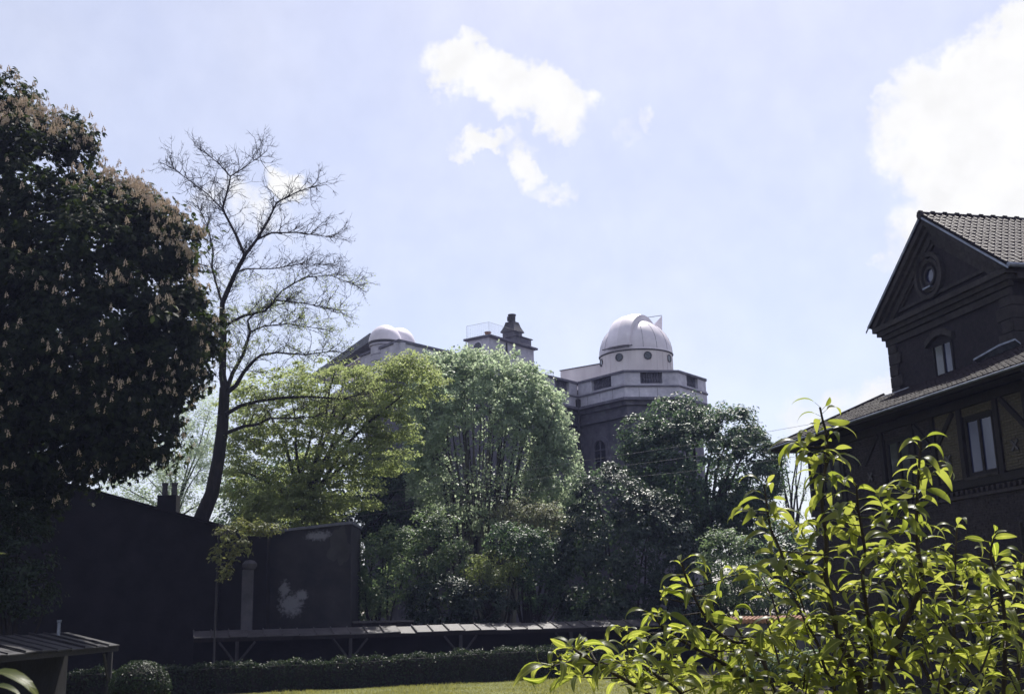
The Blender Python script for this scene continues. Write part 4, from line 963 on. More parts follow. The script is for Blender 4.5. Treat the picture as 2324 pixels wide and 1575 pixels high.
# leaning, almost bare tree
def bare_tree():
    D = 52.5; rng = np.random.default_rng(8); k = D / F
    t = tree('bare_tree', 'tall leaning tree with bare twiggy crown against the sky', P(440, 1215, D) * np.array([1, 1, 0]))
    allseg = []
    def Q(px, py, dd=0): return np.array(P(px, py, D + dd))
    mb = MB(); base = P(440, 1215, D); g0 = np.array([base[0] - .5, D, 0])
    trunk = [g0, Q(452, 1190), Q(464, 1160), Q(481, 1120), Q(496, 1040), Q(505, 970), Q(508, 920), Q(510, 880)]
    mb.tube(trunk, [.46, .38, .36, .33, .30, .28, .26, .25], 12); mb.build('trunk', 'bark', t, smooth=True)
    limbsL = {  # pixel polylines with depth offsets, start and end radius (m)
        'a': ([(510, 882, 0), (505, 850, .1), (507, 800, .2), (508, 760, .2), (504, 718, .1), (505, 688, 0), (523, 646, -.2), (535, 619, -.3), (556, 580, -.3)], .24, .12),
        'a1': ([(556, 580, -.3), (535, 532, -.1), (505, 475, .3), (520, 419, .6), (523, 401, .6), (499, 374, .8), (470, 350, 1)], .10, .025),
        'a2': ([(556, 580, -.3), (583, 544, -.5), (607, 505, -.7), (628, 460, -.9), (673, 437, -1.1), (705, 425, -1.2)], .11, .022),
        'a3': ([(583, 544, -.5), (616, 529, -1), (673, 528, -1.6), (747, 538, -2)], .075, .02),
        'b': ([(505, 690, 0), (493, 652, .4), (481, 607, .8), (484, 577, 1), (478, 541, 1.2), (469, 508, 1.4), (455, 480, 1.5)], .08, .02),
        'c': ([(508, 740, .2), (553, 717, -.4), (601, 706, -.9), (628, 682, -1.2), (688, 688, -1.6), (762, 703, -2)], .105, .022),
        'c1': ([(601, 706, -.9), (640, 660, -.5), (690, 630, -.2), (750, 625, 0), (800, 645, .2)], .06, .018),
        'd': ([(512, 890, 0), (529, 845, .3), (553, 803, .6), (568, 753, .8), (562, 727, .9), (590, 700, 1.1), (640, 690, 1.4)], .15, .025),
        'd1': ([(568, 753, .8), (600, 740, 1), (650, 735, 1.2), (720, 745, 1.4)], .06, .02),
        'e': ([(514, 892, 0), (535, 876, -.4), (553, 845, -.7), (574, 821, -1), (592, 806, -1.2), (628, 800, -1.6), (690, 805, -2), (745, 798, -2.4)], .16, .025),
        'f': ([(511, 940, -.1), (523, 934, -.4), (547, 920, -.9), (583, 911, -1.3), (643, 902, -1.8), (703, 900, -2.2), (780, 905, -2.6), (822, 893, -2.8)], .15, .03),
        'g': ([(508, 984, -.1), (520, 980, -.4), (553, 967, -.8), (583, 964, -1.2), (613, 949, -1.5), (658, 949, -1.8), (712, 946, -2.1)], .14, .03),
        'h': ([(535, 619, -.3), (560, 610, .3), (620, 610, .6), (680, 600, .9), (730, 600, 1.1)], .055, .018),
        'i': ([(505, 475, .3), (470, 440, .5), (430, 410, .7), (395, 385, .8)], .05, .018),
        'j': ([(523, 401, .6), (555, 380, .4), (590, 355, .3)], .04, .015),
        'k': ([(481, 607, .8), (455, 600, .9), (430, 590, 1)], .04, .015),
    }
    polylines = []
    for key, (pl, ra, rb) in limbsL.items():
        pts = [Q(*p) for p in pl]; n = len(pts); mb = MB(); mb.tube(pts, [.82 * (ra + (rb - ra) * (i / (n - 1)) ** .8) for i in range(n)], 7)
        mb.build('branch', 'bark', t, smooth=True); polylines.append((pts, key))
    tw = MB(); tips = []
    axis = Q(508, 800)
    def grow(p, d, L, r, lvl):
        n = 5; pts = [p]; dd = d.copy()
        for i in range(n - 1):
            dd = dd + rng.normal(size=3) * .22 + np.array([0, 0, .05]); dd = dd / np.linalg.norm(dd); pts.append(pts[-1] + dd * L / (n - 1))
        tw.tube(pts, [r * (1 - .65 * i / (n - 1)) for i in range(n)], 3 if r < .03 else 5, False)
        if lvl > 0:
            for m in range(int(3 + 3 * rng.random())):
                i = int(1 + rng.random() * (n - 1)); q = pts[min(i, n - 1)]
                nd = dd + rng.normal(size=3) * .75; nd[1] *= .8; nd = nd / np.linalg.norm(nd); grow(q, nd, L * (.4 + .25 * rng.random()), max(r * .55, .0085), lvl - 1)
        else: tips.append((pts[-1], dd)); tips.append((pts[2], dd))
    for pts, key in polylines:
        n = len(pts)
        for i in range(1, n):
            frac = i / (n - 1); seg = pts[i] - pts[i - 1]; Ls = np.linalg.norm(seg); m = max(1, int(Ls / .165 * (1.3 if frac > .3 else .35)))
            if key in ('f', 'g'): m = max(1, int(m * .7))
            for j in range(m):
                p = pts[i - 1] + seg * rng.random(); tdir = seg / Ls
                d = tdir * .7 + rng.normal(size=3) * .62 + np.array([.12, 0, .22]); d = d / np.linalg.norm(d)
                grow(p, d, .62 + .68 * rng.random(), .020, 2 if rng.random() < .7 else 1)
        d = (pts[-1] - pts[-2]); d = d / np.linalg.norm(d)
        for j in range(4):
            dd = d + rng.normal(size=3) * .35; grow(pts[-1], dd / np.linalg.norm(dd), .7 + .4 * rng.random(), .020, 2)
    tw.build('twigs', 'twig', t, kind='stuff')
    rg = np.random.default_rng(4); sel = rg.choice(len(tips), int(len(tips) * .8), replace=False)
    Pt = []; 
    for s in sel:
        p = tips[s][0]; x, y = proj(p); nl = 0 if y < 620 else 1
        if 690 < y < 900 and rg.random() < .5: nl = 4
        for _ in range(nl): Pt.append(p + rg.normal(size=3) * .05)
    Pt = np.array(Pt); me = leaves_mesh('young_leaves', Pt, rg.normal(size=Pt.shape) + np.array([0, 0, 1]), .05 + .05 * rg.random(len(Pt)), rg, .5)
    o = link('young_leaves', me, 'leaf_lime', t); o['kind'] = 'stuff'
bare_tree()

def simple_tree(name, label, mat, D, ells, base_px, nclump, cr, nleaf, size, seed, bark='bark', nlimb=18, r=.22, group=None, aspect=.55, **kw):
    b = P(*base_px, D); t = tree(name, label, (b[0], D, 0), group)
    _, C, out = leaf_crown(t, mat, ells, nclump, cr, nleaf, size, seed, aspect, **kw)
    rng = np.random.default_rng(seed + 1)
    fork = np.array([b[0], D, b[2]])
    mb = limbs(fork, [c for c in C[rng.choice(len(C), nlimb)]], r * .6, rng, r1=.025)
    mb.tube([(b[0], D, 0), (b[0] + .05, D, b[2] * .5), tuple(fork)], [r * 1.4, r * 1.1, r * .9], 10); mb.build('trunk', bark, t, smooth=True)
    return t, C, out

# lime-green maple right of the leaning trunk
D = 58
simple_tree('lime_maple_tree', 'yellow-green young-leaved maple with layered sprays, right of the leaning trunk', 'leaf_lime', D,
    [E(630, 930, D, 118, 100, 3), E(750, 890, D, 140, 72, 2.8), E(905, 868, D - 1.5, 112, 56, 2), E(620, 1060, D, 108, 105, 3), E(790, 1000, D - 1, 120, 100, 2.6), E(700, 1130, D, 110, 75, 2.5), E(880, 960, D - 1.5, 70, 60, 1.6), E(560, 1000, D, 50, 110, 2), E(580, 1150, D, 70, 60, 2), E(860, 1040, D - 1, 70, 60, 2), E(640, 1165, D - 1, 110, 50, 2), E(770, 1110, D - 1, 100, 70, 2), E(930, 835, D - 1, 60, 28, 1.4)],
    (690, 1150), 1250, .50, 52, .155, 31, flat=.28, jut=.30, up_w=.9, out_w=.3, front_bias=.5, inner=.22, nlimb=16, droop=.1, r=.15, rand_w=1.3)
D = 66
def dome_tree():
    t = tree('dome_tree', 'round-crowned fresh green tree with many upright stems, centre of the grove', (P(1090, 1250, D)[0], D, 0))
    ells = [E(1108, 1010, D, 176, 206, 5.0), E(1005, 930, D, 85, 105, 3.4), E(1170, 965, D - .5, 105, 118, 3.5), E(1245, 1085, D, 70, 110, 2.6), E(985, 1040, D, 60, 120, 2.6), E(990, 868, D, 62, 62, 2.2), E(1060, 850, D, 60, 50, 2.2)]
    rng = np.random.default_rng(41)
    Pt, Nn, C, out = crown_samples(ells, 1700, .42, 40, rng, inner=.76, flat=.9, front_bias=.5, up_w=.6, out_w=.5, rand_w=1.6)
    # the lower front of the dome is open, so that the stems show
    xy = np.array([proj(p) for p in Pt]); e0 = np.sqrt(((xy[:, 0] - 1110) / 130) ** 2 + ((xy[:, 1] - 1090) / 150) ** 2)
    keep = (e0 > .95) | (rng.random(len(Pt)) < .20 + .5 * np.clip(e0, 0, 1) ** 2)
    Pt, Nn = Pt[keep], Nn[keep]
    link('crown', leaves_mesh('crown', Pt, Nn, .20 * (.6 + .8 * rng.random(len(Pt))), rng, .6, .25), 'leaf_green', t)
    b0 = np.array(P(1090, 1240, D)); b0[2] = 1.0
    for k in range(52):
        a = rng.uniform(-1, 1); px = 1115 + a * 165; py = 1010 - math.sqrt(max(0, 1 - (a * .92) ** 2)) * 180 * rng.uniform(.75, 1.0); top = np.array(P(px, py, D + rng.uniform(-3.5, 1)))
        start = b0 + np.array([a * 1.5 + rng.normal() * .2, rng.uniform(-1, .6), 0]); mb = MB(); pts = []
        for x in np.linspace(0, 1, 9):
            p = start + (top - start) * x; p[0] -= a * .9 * math.sin(PI * x) * .6; p[0] += .05 * math.sin(9 * x + k); pts.append(p)
        mb.tube(pts, [.085 * (1 - x) + .022 for x in np.linspace(0, 1, 9)], 6); mb.build('stem', 'bark_pale' if k % 3 else 'bark', t, smooth=True)
dome_tree()
D = 62
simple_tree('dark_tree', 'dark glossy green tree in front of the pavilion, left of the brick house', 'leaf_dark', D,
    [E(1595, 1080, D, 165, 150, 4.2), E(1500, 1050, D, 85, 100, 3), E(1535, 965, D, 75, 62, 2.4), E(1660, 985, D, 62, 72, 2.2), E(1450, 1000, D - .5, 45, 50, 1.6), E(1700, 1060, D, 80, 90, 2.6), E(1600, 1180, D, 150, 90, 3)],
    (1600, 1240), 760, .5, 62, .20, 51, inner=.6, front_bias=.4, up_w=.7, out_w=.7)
D = 84
simple_tree('thin_tree', 'thin airy tree with sky showing through, between chestnut and leaning trunk', 'leaf_green', D,
    [E(400, 1010, D, 120, 90, 3.5), E(330, 1100, D, 110, 70, 3), E(460, 960, D, 55, 100, 3), E(440, 1120, D, 80, 70, 3)],
    (400, 1180), 620, .75, 34, .15, 61, inner=.3, front_bias=.1, nlimb=14, r=.09, bark='twig')
simple_tree('thin_tree', 'thin airy sapling showing between dark tree and house corner', 'leaf_green', 75,
    [E(1800, 1080, 75, 50, 95, 2), E(1765, 1150, 75, 60, 60, 2)], (1800, 1230), 60, .6, 26, .14, 63, inner=.3, front_bias=.1, nlimb=16, r=.1, bark='twig')
# dark hedge-like trees filling the grove behind the shrubs
D = 70
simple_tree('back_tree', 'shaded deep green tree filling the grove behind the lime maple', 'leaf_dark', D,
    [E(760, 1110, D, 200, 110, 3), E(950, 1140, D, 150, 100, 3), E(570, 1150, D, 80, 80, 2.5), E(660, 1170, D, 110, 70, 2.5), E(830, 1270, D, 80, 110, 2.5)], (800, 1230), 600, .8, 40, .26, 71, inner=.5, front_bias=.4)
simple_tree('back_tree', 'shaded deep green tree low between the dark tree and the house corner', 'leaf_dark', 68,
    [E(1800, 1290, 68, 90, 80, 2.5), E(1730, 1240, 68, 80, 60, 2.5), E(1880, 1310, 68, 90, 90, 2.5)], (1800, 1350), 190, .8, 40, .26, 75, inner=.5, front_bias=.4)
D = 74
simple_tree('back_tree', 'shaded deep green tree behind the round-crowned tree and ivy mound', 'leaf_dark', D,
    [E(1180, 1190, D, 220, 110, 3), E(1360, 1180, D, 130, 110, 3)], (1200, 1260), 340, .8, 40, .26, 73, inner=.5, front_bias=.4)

def shrub(name, label, mat, D, ells, nclump, cr, nleaf, size, seed, aspect=.6, cat='shrub', group=None, **kw):
    c = ells[0][0]; s = empty(name, (float(c[0]), float(c[1]), 0), label, cat, group)
    _, C, out = leaf_crown(s, mat, ells, nclump, cr, nleaf, size, seed, aspect, name='foliage', **kw)
    rng = np.random.default_rng(seed); b = np.array([c[0], c[1], 0]); mb = limbs(b, [q for q in C[rng.choice(len(C), min(12, len(C)))]], .06, rng, r1=.015); mb.build('stem', 'bark', s)
    return s
G = 'shrubs behind the shed'
D = 56.5
shrub('ivy_mound', 'large dark ivy-covered mound left of the small round shrub', 'leaf_ivy', D,
    [E(1420, 1260, D, 165, 150, 2.6), E(1385, 1150, D, 85, 95, 2), E(1490, 1250, D, 100, 110, 2), E(1340, 1300, D, 110, 110, 2.2), E(1420, 1390, D, 190, 80, 2.4)], 620, .4, 52, .17, 81, cat='shrub', inner=.7, front_bias=.6, up_w=.5, out_w=.9)
shrub('shrub', 'mid green loose shrub against the right end of the plaster wall', 'leaf_shrub', 54, [E(865, 1300, 54, 66, 95, 1.4), E(835, 1370, 54, 45, 50, 1.1), E(905, 1250, 54, 40, 70, 1.0), E(815, 1310, 54, 26, 90, .9)], 210, .36, 42, .13, 82, group=G, inner=.5, front_bias=.5)
shrub('shrub', 'upright grey-green shrub with pointed top below the lime maple', 'leaf_shrub', 56, [E(985, 1240, 56, 62, 90, 1.5), E(1020, 1300, 56, 60, 70, 1.3), E(955, 1310, 56, 50, 70, 1.2)], 190, .36, 42, .14, 83, group=G, inner=.5, front_bias=.5)
shrub('shrub', 'dark shrub standing low between the grey-green and the golden shrub', 'leaf_ivy', 54, [E(1000, 1365, 54, 80, 60, 1.2), E(1090, 1375, 54, 80, 50, 1.1)], 170, .34, 42, .14, 84, group=G, inner=.6, front_bias=.5)
shrub('shrub', 'small golden green shrub catching the sun, left of the ivy mound', 'leaf_golden', 54.5, [E(1120, 1292, 54.5, 62, 42, 1.0), E(1105, 1320, 54.5, 50, 32, .9)], 95, .3, 40, .12, 85, group=G, inner=.5, front_bias=.5)
shrub('shrub', 'glossy blue-green shrub between the golden shrub and the ivy mound', 'leaf_dark', 55.2, [E(1200, 1270, 55.2, 60, 70, 1.3), E(1160, 1230, 55.2, 60, 45, 1.2), E(1230, 1330, 55.2, 50, 60, 1.1)], 190, .34, 44, .13, 86, group=G, inner=.5, front_bias=.5)
shrub('shrub', 'pale blush-green spring shrub under the round-crowned tree', 'leaf_blush', 58.5, [E(1195, 1168, 58.5, 80, 34, 1.6), E(1240, 1190, 58.5, 60, 36, 1.3)], 120, .36, 36, .13, 87, group=G, inner=.4, front_bias=.4)
shrub('shrub', 'small rounded green shrub right of the ivy mound', 'leaf_shrub', 53, [E(1655, 1290, 53, 66, 85, 1.5), E(1690, 1340, 53, 60, 70, 1.3), E(1620, 1260, 53, 32, 50, 1.0)], 210, .34, 44, .13, 88, group=G, inner=.55, front_bias=.5)
shrub('shrub', 'dark low shrub under the dark tree, hidden behind the pear leaves', 'leaf_ivy', 54, [E(1700, 1380, 54, 90, 60, 1.3), E(1560, 1380, 54, 80, 50, 1.3)], 170, .38, 40, .16, 89, group=G, inner=.6, front_bias=.5)
shrub('shrub', 'green bush at the foot of the tiled garden wall', 'leaf_shrub', 39, [E(1790, 1505, 39, 90, 34, .7), E(1700, 1515, 39, 60, 28, .6)], 150, .22, 40, .09, 90, group=None, inner=.5, front_bias=.5)
shrub('ivy_bush', 'dim leafy bush at the left edge under the chestnut', 'leaf_hedge', 35.5, [E(40, 1260, 35.5, 70, 130, 1.3), E(75, 1340, 35.5, 50, 60, 1.1), E(-40, 1250, 35.5, 80, 170, 1.3)], 210, .34, 34, .13, 91, inner=.5, front_bias=.5)

# young copper-leaved climber on a thin pole left of the plaster wall
v = P(493, 1300, 46.3); cl = empty('climbing_vine', (float(v[0]), 46.3, 0), 'young yellow-leaved vine on a thin pole before the dark outbuilding', 'vine')
mb = MB(); mb.tube([(v[0], 46.3, 0), (v[0] - .02, 46.3, 2.5), P(497, 1185, 46.3)], [.045, .04, .03], 6); mb.build('pole', 'timber_grey', cl)
leaf_crown(cl, 'leaf_vine', [E(520, 1215, 46.3, 34, 26, .5), E(505, 1262, 46.3, 26, 26, .4), E(545, 1240, 46.3, 26, 22, .4), E(512, 1300, 46.3, 16, 16, .3), E(560, 1200, 46.8, 46, 24, .5), E(600, 1196, 47.2, 40, 18, .5), E(535, 1275, 46.3, 18, 24, .3)], 92, .2, 15, .15, 95, name='foliage', inner=.3, front_bias=.3)

# clipped hedge and clipped round bush
def hedge():
    rng = np.random.default_rng(15)
    h = empty('clipped_hedge', (-2, 46.4, 0), 'low clipped hedge along the lawn in front of the long shed', 'hedge')
    front = [(-17.5, 41.4), (-11, 44.0), (-6.3, 45.55), (-.45, 48.0), (2.8, 49.6), (6.5, 50.4)]
    hh = [.95, 1.0, 1.04, 1.2, 1.22, 1.2]
    Pt = []; Nn = []
    core = MB()
    for i in range(len(front) - 1):
        a, b = np.array(front[i]), np.array(front[i + 1]); t = b - a; L = np.linalg.norm(t); t = t / L; n = np.array([-t[1], t[0]])
        n1 = int(L * 260); s = rng.random(n1); z = rng.random(n1); hz_ = hh[i] + (hh[i + 1] - hh[i]) * s
        p = a + np.outer(s * L, t) + np.outer(rng.normal(size=n1) * .05, n); Pt.append(np.column_stack([p, z * hz_])); Nn.append(np.column_stack([np.tile(-n, (n1, 1)), np.full(n1, .35)]))
        n2 = int(L * 330); s = rng.random(n2); w = rng.random(n2) * .85; hz_ = hh[i] + (hh[i + 1] - hh[i]) * s
        p = a + np.outer(s * L, t) + np.outer(w, n); bump = .06 * np.sin(s * L * 3.1) + .05 * np.sin(s * L * 7.3 + 1) + .16 * (rng.random(n2) > .985) * rng.random(n2)
        Pt.append(np.column_stack([p, hz_ + bump + rng.normal(size=n2) * .04])); Nn.append(np.column_stack([rng.normal(size=(n2, 2)) * .5, np.ones(n2)]))
        a2, b2 = a + n * .1, b + n * .1
        core.prism([(*a2, 0), (*b2, 0), (*b2, hh[i + 1] - .1), (*a2, hh[i] - .1)], (*(n * .65), 0))
    Pt = np.vstack(Pt); Nn = np.vstack(Nn) + rng.normal(size=Pt.shape) * .45
    link('foliage', leaves_mesh('foliage', Pt, Nn, .07 + .06 * rng.random(len(Pt)), rng, .55, .1), 'leaf_hedge', h)
    core.build('inner_branches', 'bark', h)
hedge()
def round_bush():
    c = P(318, 1560, 28); R = .68; rng = np.random.default_rng(17)
    b = empty('round_bush', (float(c[0]), 28.0, 0), 'clipped round-topped bush standing alone at lower left', 'bush')
    n = 5200; d = rng.normal(size=(n, 3)); d /= np.linalg.norm(d, axis=1, keepdims=True)
    top = P(318, 1500, 28)[2]; zc = top - R * .9
    Pt = np.array([c[0], 28, zc]) + d * np.array([R, R, R * .9]) * (1 + rng.normal(size=(n, 1)) * .025); low = d[:, 2] < -.05
    Pt[low, 2] = rng.random(low.sum()) * zc; dl = d[low, :2] / np.linalg.norm(d[low, :2], axis=1, keepdims=True); Pt[low, 0] = c[0] + dl[:, 0] * R * .97; Pt[low, 1] = 28 + dl[:, 1] * R * .97
    link('foliage', leaves_mesh('foliage', Pt, d + rng.normal(size=(n, 3)) * .45 + np.array([0, 0, .2]), .05 + .04 * rng.random(n), rng, .55, .0), 'leaf_hedge', b)
    mb = MB(); mb.lathe([(.02, 0), (R * .85, .02), (R * .88, zc), (R * .75, zc + R * .5), (R * .3, zc + R * .75), (.01, zc + R * .78)], (c[0], 28, 0), 18); mb.build('inner_branches', 'bark', b)
round_bush()

# ------------------------------------------------------------------ pear tree in the foreground
def leaf_blade(L, W, curl, fold, seed):
    """one drooping leaf: y along, x across, z up, petiole from the origin"""
    rg = np.random.default_rng(seed); n = 7; V = []; Fc = []
    pet = .030; x = 0; y = 0; z = 0; ang = .30; pts = []
    for i in range(n + 1):
        pts.append((y, z)); step = L / n; y += math.cos(ang) * step; z += math.sin(ang) * step; ang -= curl / n * (1 + .3 * rg.normal())
    off = np.array([math.cos(.45) * pet, math.sin(.45) * pet])
    w = [W * math.sin(PI * min(1, (i / n) ** .82)) ** .85 * .5 + .0006 for i in range(n + 1)]
    for i, (yy, zz) in enumerate(pts):
        yy += off[0]; zz += off[1]; tw = .02 * math.sin(i * 1.7 + seed)
        V += [(-w[i], yy, zz + w[i] * (fold + tw)), (0, yy, zz), (w[i], yy, zz + w[i] * (fold - tw))]
    for i in range(n):
        a = i * 3; Fc += [(a, a + 1, a + 4, a + 3), (a + 1, a + 2, a + 5, a + 4)]
    b = len(V); V += [(-.0011, 0, 0), (.0011, 0, 0), (.0009, off[0], off[1]), (-.0009, off[0], off[1]), (0, 0, .0018), (0, off[0], off[1] + .0016)]
    Fc += [(b, b + 1, b + 2, b + 3), (b + 1, b + 4, b + 5, b + 2), (b + 4, b, b + 3, b + 5)]
    return V, Fc
def pear_tree():
    rng = np.random.default_rng(77)
    gx = P(1900, 1575, 4.4)[0]
    t = tree('pear_tree', 'young fruit tree with bright yellow-green drooping leaves in the right foreground', (gx, 4.4, 0))
    variants = []
    for k, (L, W, cu, fo) in enumerate([(.105, .034, 1.9, .35), (.12, .035, 1.5, .3), (.09, .032, 2.2, .45), (.075, .028, 1.2, .3), (.11, .032, 2.5, .5), (.055, .026, .8, .25), (.125, .037, 2.0, .25)]):
        V, Fc = leaf_blade(L * .96, W * .72, cu, fo, k); me = rawmesh('leaf', V, Fc, smooth=True); me.materials.append(MATS['leaf_pear']); variants.append((V, Fc, me))
    X = lambda x: 1507.5 + .4613 * x
    Y = lambda y: 848 + .4613 * y
    D0 = 4.3
    def poly(l, d0, d1, conv=True):
        n = len(l); return [np.array(P(X(a), Y(b), d0 + (d1 - d0) * i / (n - 1))) for i, (a, b) in enumerate(l)]
    root = np.array([gx, 4.4, 0.0]); fork = np.array([gx - .02, 4.4, 1.1])
    S = []   # stems: points (tip first), radius at tip and at foot, leaf spacing
    def stem(l, d0, d1, ra, rb, dens, to=None):
        pts = poly(l, d0, d1)
        if to is not None: pts.append(to)
        S.append((pts, ra, rb, dens))
    stem([(766, 165), (780, 230), (800, 300), (802, 400), (795, 470), (770, 560), (775, 640), (785, 720), (800, 850), (790, 960), (810, 1090), (835, 1200), (870, 1330), (935, 1440), (985, 1560)], 4.2, 4.35, .0035, .013, 1.0, fork)
    stem([(945, 545), (950, 640), (967, 740), (990, 880), (972, 1000), (990, 1120), (1010, 1230), (1020, 1400), (1010, 1570)], 4.05, 4.4, .003, .010, 1.0, fork)
    stem([(1262, 330), (1255, 430), (1245, 600), (1240, 740), (1245, 850), (1265, 960), (1268, 1040), (1200, 1190), (1150, 1290), (1120, 1420), (1060, 1570)], 4.1, 4.4, .0035, .014, 1.05, fork)
    stem([(1440, 760), (1432, 880), (1430, 1050), (1425, 1200), (1420, 1380), (1400, 1570)], 4.5, 4.5, .003, .009, 1.0, fork)
    stem([(1620, 800), (1600, 900), (1640, 1000), (1672, 1150), (1680, 1300), (1675, 1450), (1670, 1570)], 4.0, 4.2, .003, .010, 1.05, np.array([P(2260, 1700, 4.3)[0], 4.3, 1.2]))
    stem([(1770, 890), (1745, 1000), (1740, 1200), (1745, 1400), (1740, 1570)], 4.5, 4.5, .003, .009, 1.0, np.array([P(2280, 1700, 4.4)[0], 4.45, 1.3]))
    stem([(490, 545), (505, 650), (520, 760), (565, 850), (582, 900), (600, 960), (690, 985), (780, 1000)], 4.3, 4.25, .003, .007, 1.0)
    stem([(600, 1030), (640, 1100), (700, 1230), (760, 1330), (790, 1460), (860, 1570)], 4.35, 4.35, .003, .007, 1.0, fork)
    stem([(85, 925), (105, 1000), (140, 1080), (190, 1180), (260, 1270), (360, 1330), (400, 1300)], 4.0, 4.2, .003, .006, 1.1)
    stem([(310, 1180), (380, 1290), (440, 1350), (490, 1420), (545, 1560)], 4.25, 4.3, .003, .008, 1.0, fork)
    stem([(-450, 1350), (-400, 1385), (-310, 1440), (-190, 1505), (-80, 1570)], 3.5, 3.9, .003, .007, 1.1, P(1560, 1640, 4.1))
    stem([(-60, 1180), (0, 1260), (120, 1330), (300, 1430), (420, 1500), (505, 1570)], 4.05, 4.2, .003, .010, 1.15, fork)
    stem([(1090, 700), (1110, 800), (1120, 900), (1150, 1000), (1200, 1090)], 4.55, 4.45, .0025, .005, 1.0)
    stem([(-200, 1330), (-150, 1400), (-60, 1470), (60, 1540)], 3.9, 4.0, .0025, .006, 1.1, P(1600, 1640, 4.1))
    for pts, ra, rb, dens in S:
        n = len(pts); f = []
        mb = MB()
        # smooth the polyline a little
        P3 = np.array(pts); tt = np.linspace(0, n - 1, n * 4); sm = np.stack([np.interp(tt, np.arange(n), P3[:, c]) for c in range(3)], 1)
        for _ in range(2): sm[1:-1] = (sm[:-2] + sm[1:-1] * 2 + sm[2:]) / 4
        rr = [ra + (rb - ra) * (i / (len(sm) - 1)) + .0011 * rng.random() for i in range(len(sm))]
        mb.tube(sm, rr, 7); mb.build('stem', 'pear_bark', t, smooth=True)
    mb = MB(); mb.tube([root, root * .5 + fork * .5, fork], [.06, .045, .035], 10); mb.build('trunk', 'pear_bark', t, smooth=True)
    # leaves: along the stems and on short spurs
    L = []      # (point, direction, up, variant, scale)
    twigs = MB()
    def put(p, outdir, sc=1.0, v=None):
        d = outdir / np.linalg.norm(outdir); u = np.array([0, 0, 1.0]) + rng.normal(size=3) * .55; x = np.cross(d, u); x /= np.linalg.norm(x); u = np.cross(x, d)
        L.append((np.array(p), x, d, u, rng.integers(0, 7) if v is None else v, sc))
    for si, (pts, ra, rb, dens) in enumerate(S):
        P3 = np.array(pts); seg = np.linalg.norm(np.diff(P3, axis=0), axis=1); cum = np.concatenate([[0], np.cumsum(seg)]); total = cum[-1]
        s = 0.0; phi = rng.random() * 6; kk = 0
        while s < total:
            p = np.array([np.interp(s, cum, P3[:, c]) for c in range(3)]); x, y = proj(p)
            if y > 1640: break
            a = phi; o = np.array([math.cos(a), math.sin(a) * .8, -.35 + .55 * rng.random()])
            if s < .05: o[2] += .35
            if kk % 3 == 2 and s > .08:
                # spur: short twig with a rosette of leaves
                ln = .03 + .06 * rng.random() + (.08 if y > 1230 else 0); d = o / np.linalg.norm(o); tip = p + d * ln + np.array([0, 0, .02]); twigs.tube([p, (p + tip) / 2 + np.array([0, 0, -.004]), tip], [.0028, .0024, .002], 5)
                m = int(4 + 4 * rng.random())
                for j in range(m):
                    b = rng.random() * 6.28; put(tip + rng.normal(size=3) * .006, np.array([math.cos(b), math.sin(b), -.45 + .7 * rng.random()]) + d * .35, .8 + .35 * rng.random())
            else: put(p, o, (.75 if s < .05 else .9) + .3 * rng.random())
            phi += 2.4 + rng.normal() * .25; kk += 1; s += (.017 + .013 * rng.random()) / dens * (.62 if s < .22 else .9)
    # extra leafy shoots in the dense lower part
    for k in range(70):
        px, py = rng.uniform(1480, 2330), rng.uniform(1230, 1600); D_ = rng.uniform(3.9, 4.9)
        if px < 1700 and py < 1410: continue
        if py < 1290 and px < 1850: continue
        p = P(px, py, D_); d = np.array([rng.normal() * .5, rng.normal() * .4, 1.0]); d /= np.linalg.norm(d); q = p - d * .16; twigs.tube([q, (p + q) / 2 + rng.normal(size=3) * .006, p], [.004, .003, .002], 5)
        for j in range(int(5 + 5 * rng.random())):
            b = rng.random() * 6.28; put(p - d * .1 * rng.random(), np.array([math.cos(b), math.sin(b), -.2 + .5 * rng.random()]), .8 + .35 * rng.random())
    twigs.build('spurs', 'pear_bark', t, kind='stuff')
    base = world_loc(t)
    vis = []
    for i, l in enumerate(L):
        x, y = proj(l[0]); vis.append((0 if (0 < x < 2324 and y < 1575) else 1, l[0][1] + rng.random() * .1, i))
    vis.sort(); rest = MB()
    for r_, (_, _, i) in enumerate(vis):
        p, x, d, u, v, sc = L[i]; V, Fc, me = variants[int(v)]
        M = Matrix(((x[0] * sc, d[0] * sc, u[0] * sc, p[0]), (x[1] * sc, d[1] * sc, u[1] * sc, p[1]), (x[2] * sc, d[2] * sc, u[2] * sc, p[2]), (0, 0, 0, 1)))
        if r_ < 298:
            o = bpy.data.objects.new('leaf', me); COL.objects.link(o); o.parent = t; M2 = M.copy(); M2.translation = M2.translation - base; o.matrix_local = M2
        else: rest.add([M @ Vector(q) for q in V], Fc)
    if rest.v: rest.build('leaves', 'leaf_pear_far', t, smooth=True, kind='stuff')
    print('pear leaves', len(L))
    return variants
VAR = pear_tree()

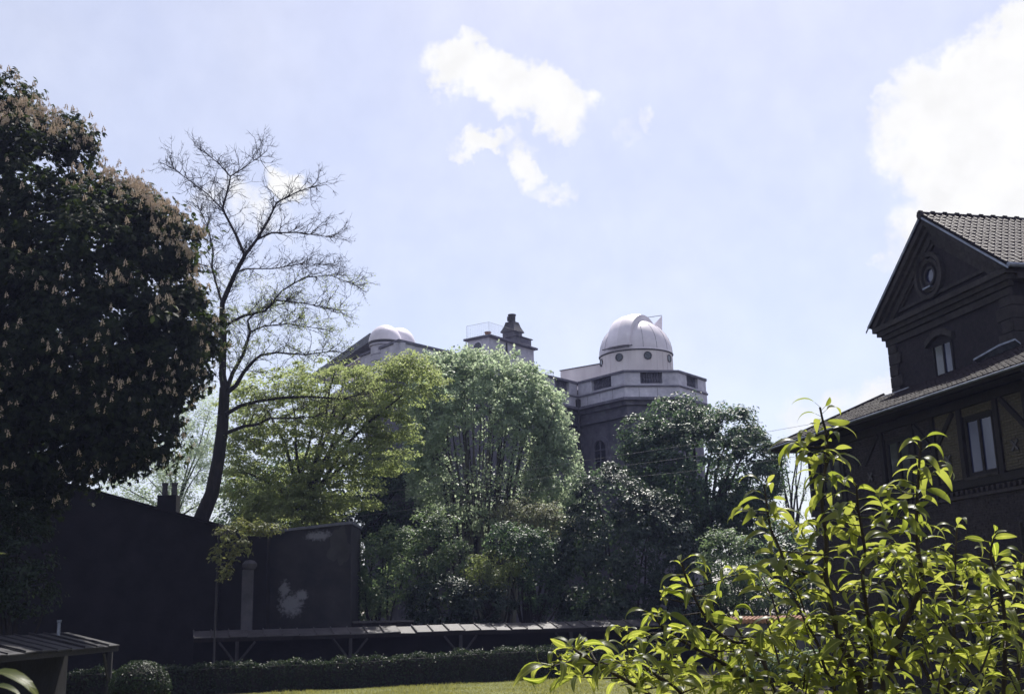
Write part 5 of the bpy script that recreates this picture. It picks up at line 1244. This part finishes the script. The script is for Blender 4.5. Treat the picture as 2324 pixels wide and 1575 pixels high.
# leafy sprig of a plant close by, at the left edge
def near_sprig():
    D = 1.45; b = P(-70, 1640, D); s = empty('leafy_sprig', (float(b[0]), D, 0), 'close blurred leaf tips of a plant at the lower left edge', 'plant')
    mb = MB(); top = P(-55, 1262, D); mb.tube([(b[0] - .02, D, 0), (b[0], D, 1.2), P(-75, 1560, D), P(-62, 1400, D), top], [.008, .006, .004, .003, .002], 7); mb.build('stem', 'pear_bark', s, smooth=True)
    base = world_loc(s)
    def lf(p, tip, v, roll=0.0, lift=.0):
        p = np.array(p); d = np.array(tip) - p; Ln = np.linalg.norm(d); d = d / Ln; V, Fc, me = VAR[v]; ext = max(q[1] for q in V); sc = Ln / ext
        u = np.array([math.sin(roll), -.25, math.cos(roll)]); x = np.cross(d, u); x /= np.linalg.norm(x); u = np.cross(x, d)
        o = bpy.data.objects.new('leaf', me); COL.objects.link(o); o.parent = s
        M = Matrix(((x[0] * sc, d[0] * sc, u[0] * sc, p[0]), (x[1] * sc, d[1] * sc, u[1] * sc, p[1]), (x[2] * sc, d[2] * sc, u[2] * sc, p[2]), (0, 0, 0, 1))); M.translation = M.translation - base; o.matrix_local = M
    lf(P(-75, 1560, D), P(88, 1552, D - .03), 1); lf(P(-75, 1590, D), P(48, 1578, D - .02), 3, .5); lf(P(-60, 1300, D), P(16, 1256, D), 3, .2); lf(P(-62, 1400, D), P(-160, 1380, D + .05), 0)
    lf(top, P(-80, 1180, D), 2); lf(P(-70, 1480, D), P(-190, 1500, D - .05), 4)
near_sprig()

# ------------------------------------------------------------------ the air between the garden and the observatory
hm, nt, N, L, b = base_mat('haze_air'); N.remove(b); pv = N.new('ShaderNodeVolumePrincipled'); pv.inputs['Color'].default_value = (.50, .56, 1.0, 1); pv.inputs['Density'].default_value = .00026; pv.inputs['Anisotropy'].default_value = .35
L.new(pv.outputs[0], N['Material Output'].inputs['Volume'])
mb = MB(); mb.box((0, 80, 14.5), 1600, 240, 31); o = mb.build('haze', 'haze_air'); tag(o, 'thin bluish summer haze over the whole garden', 'haze', kind='stuff')
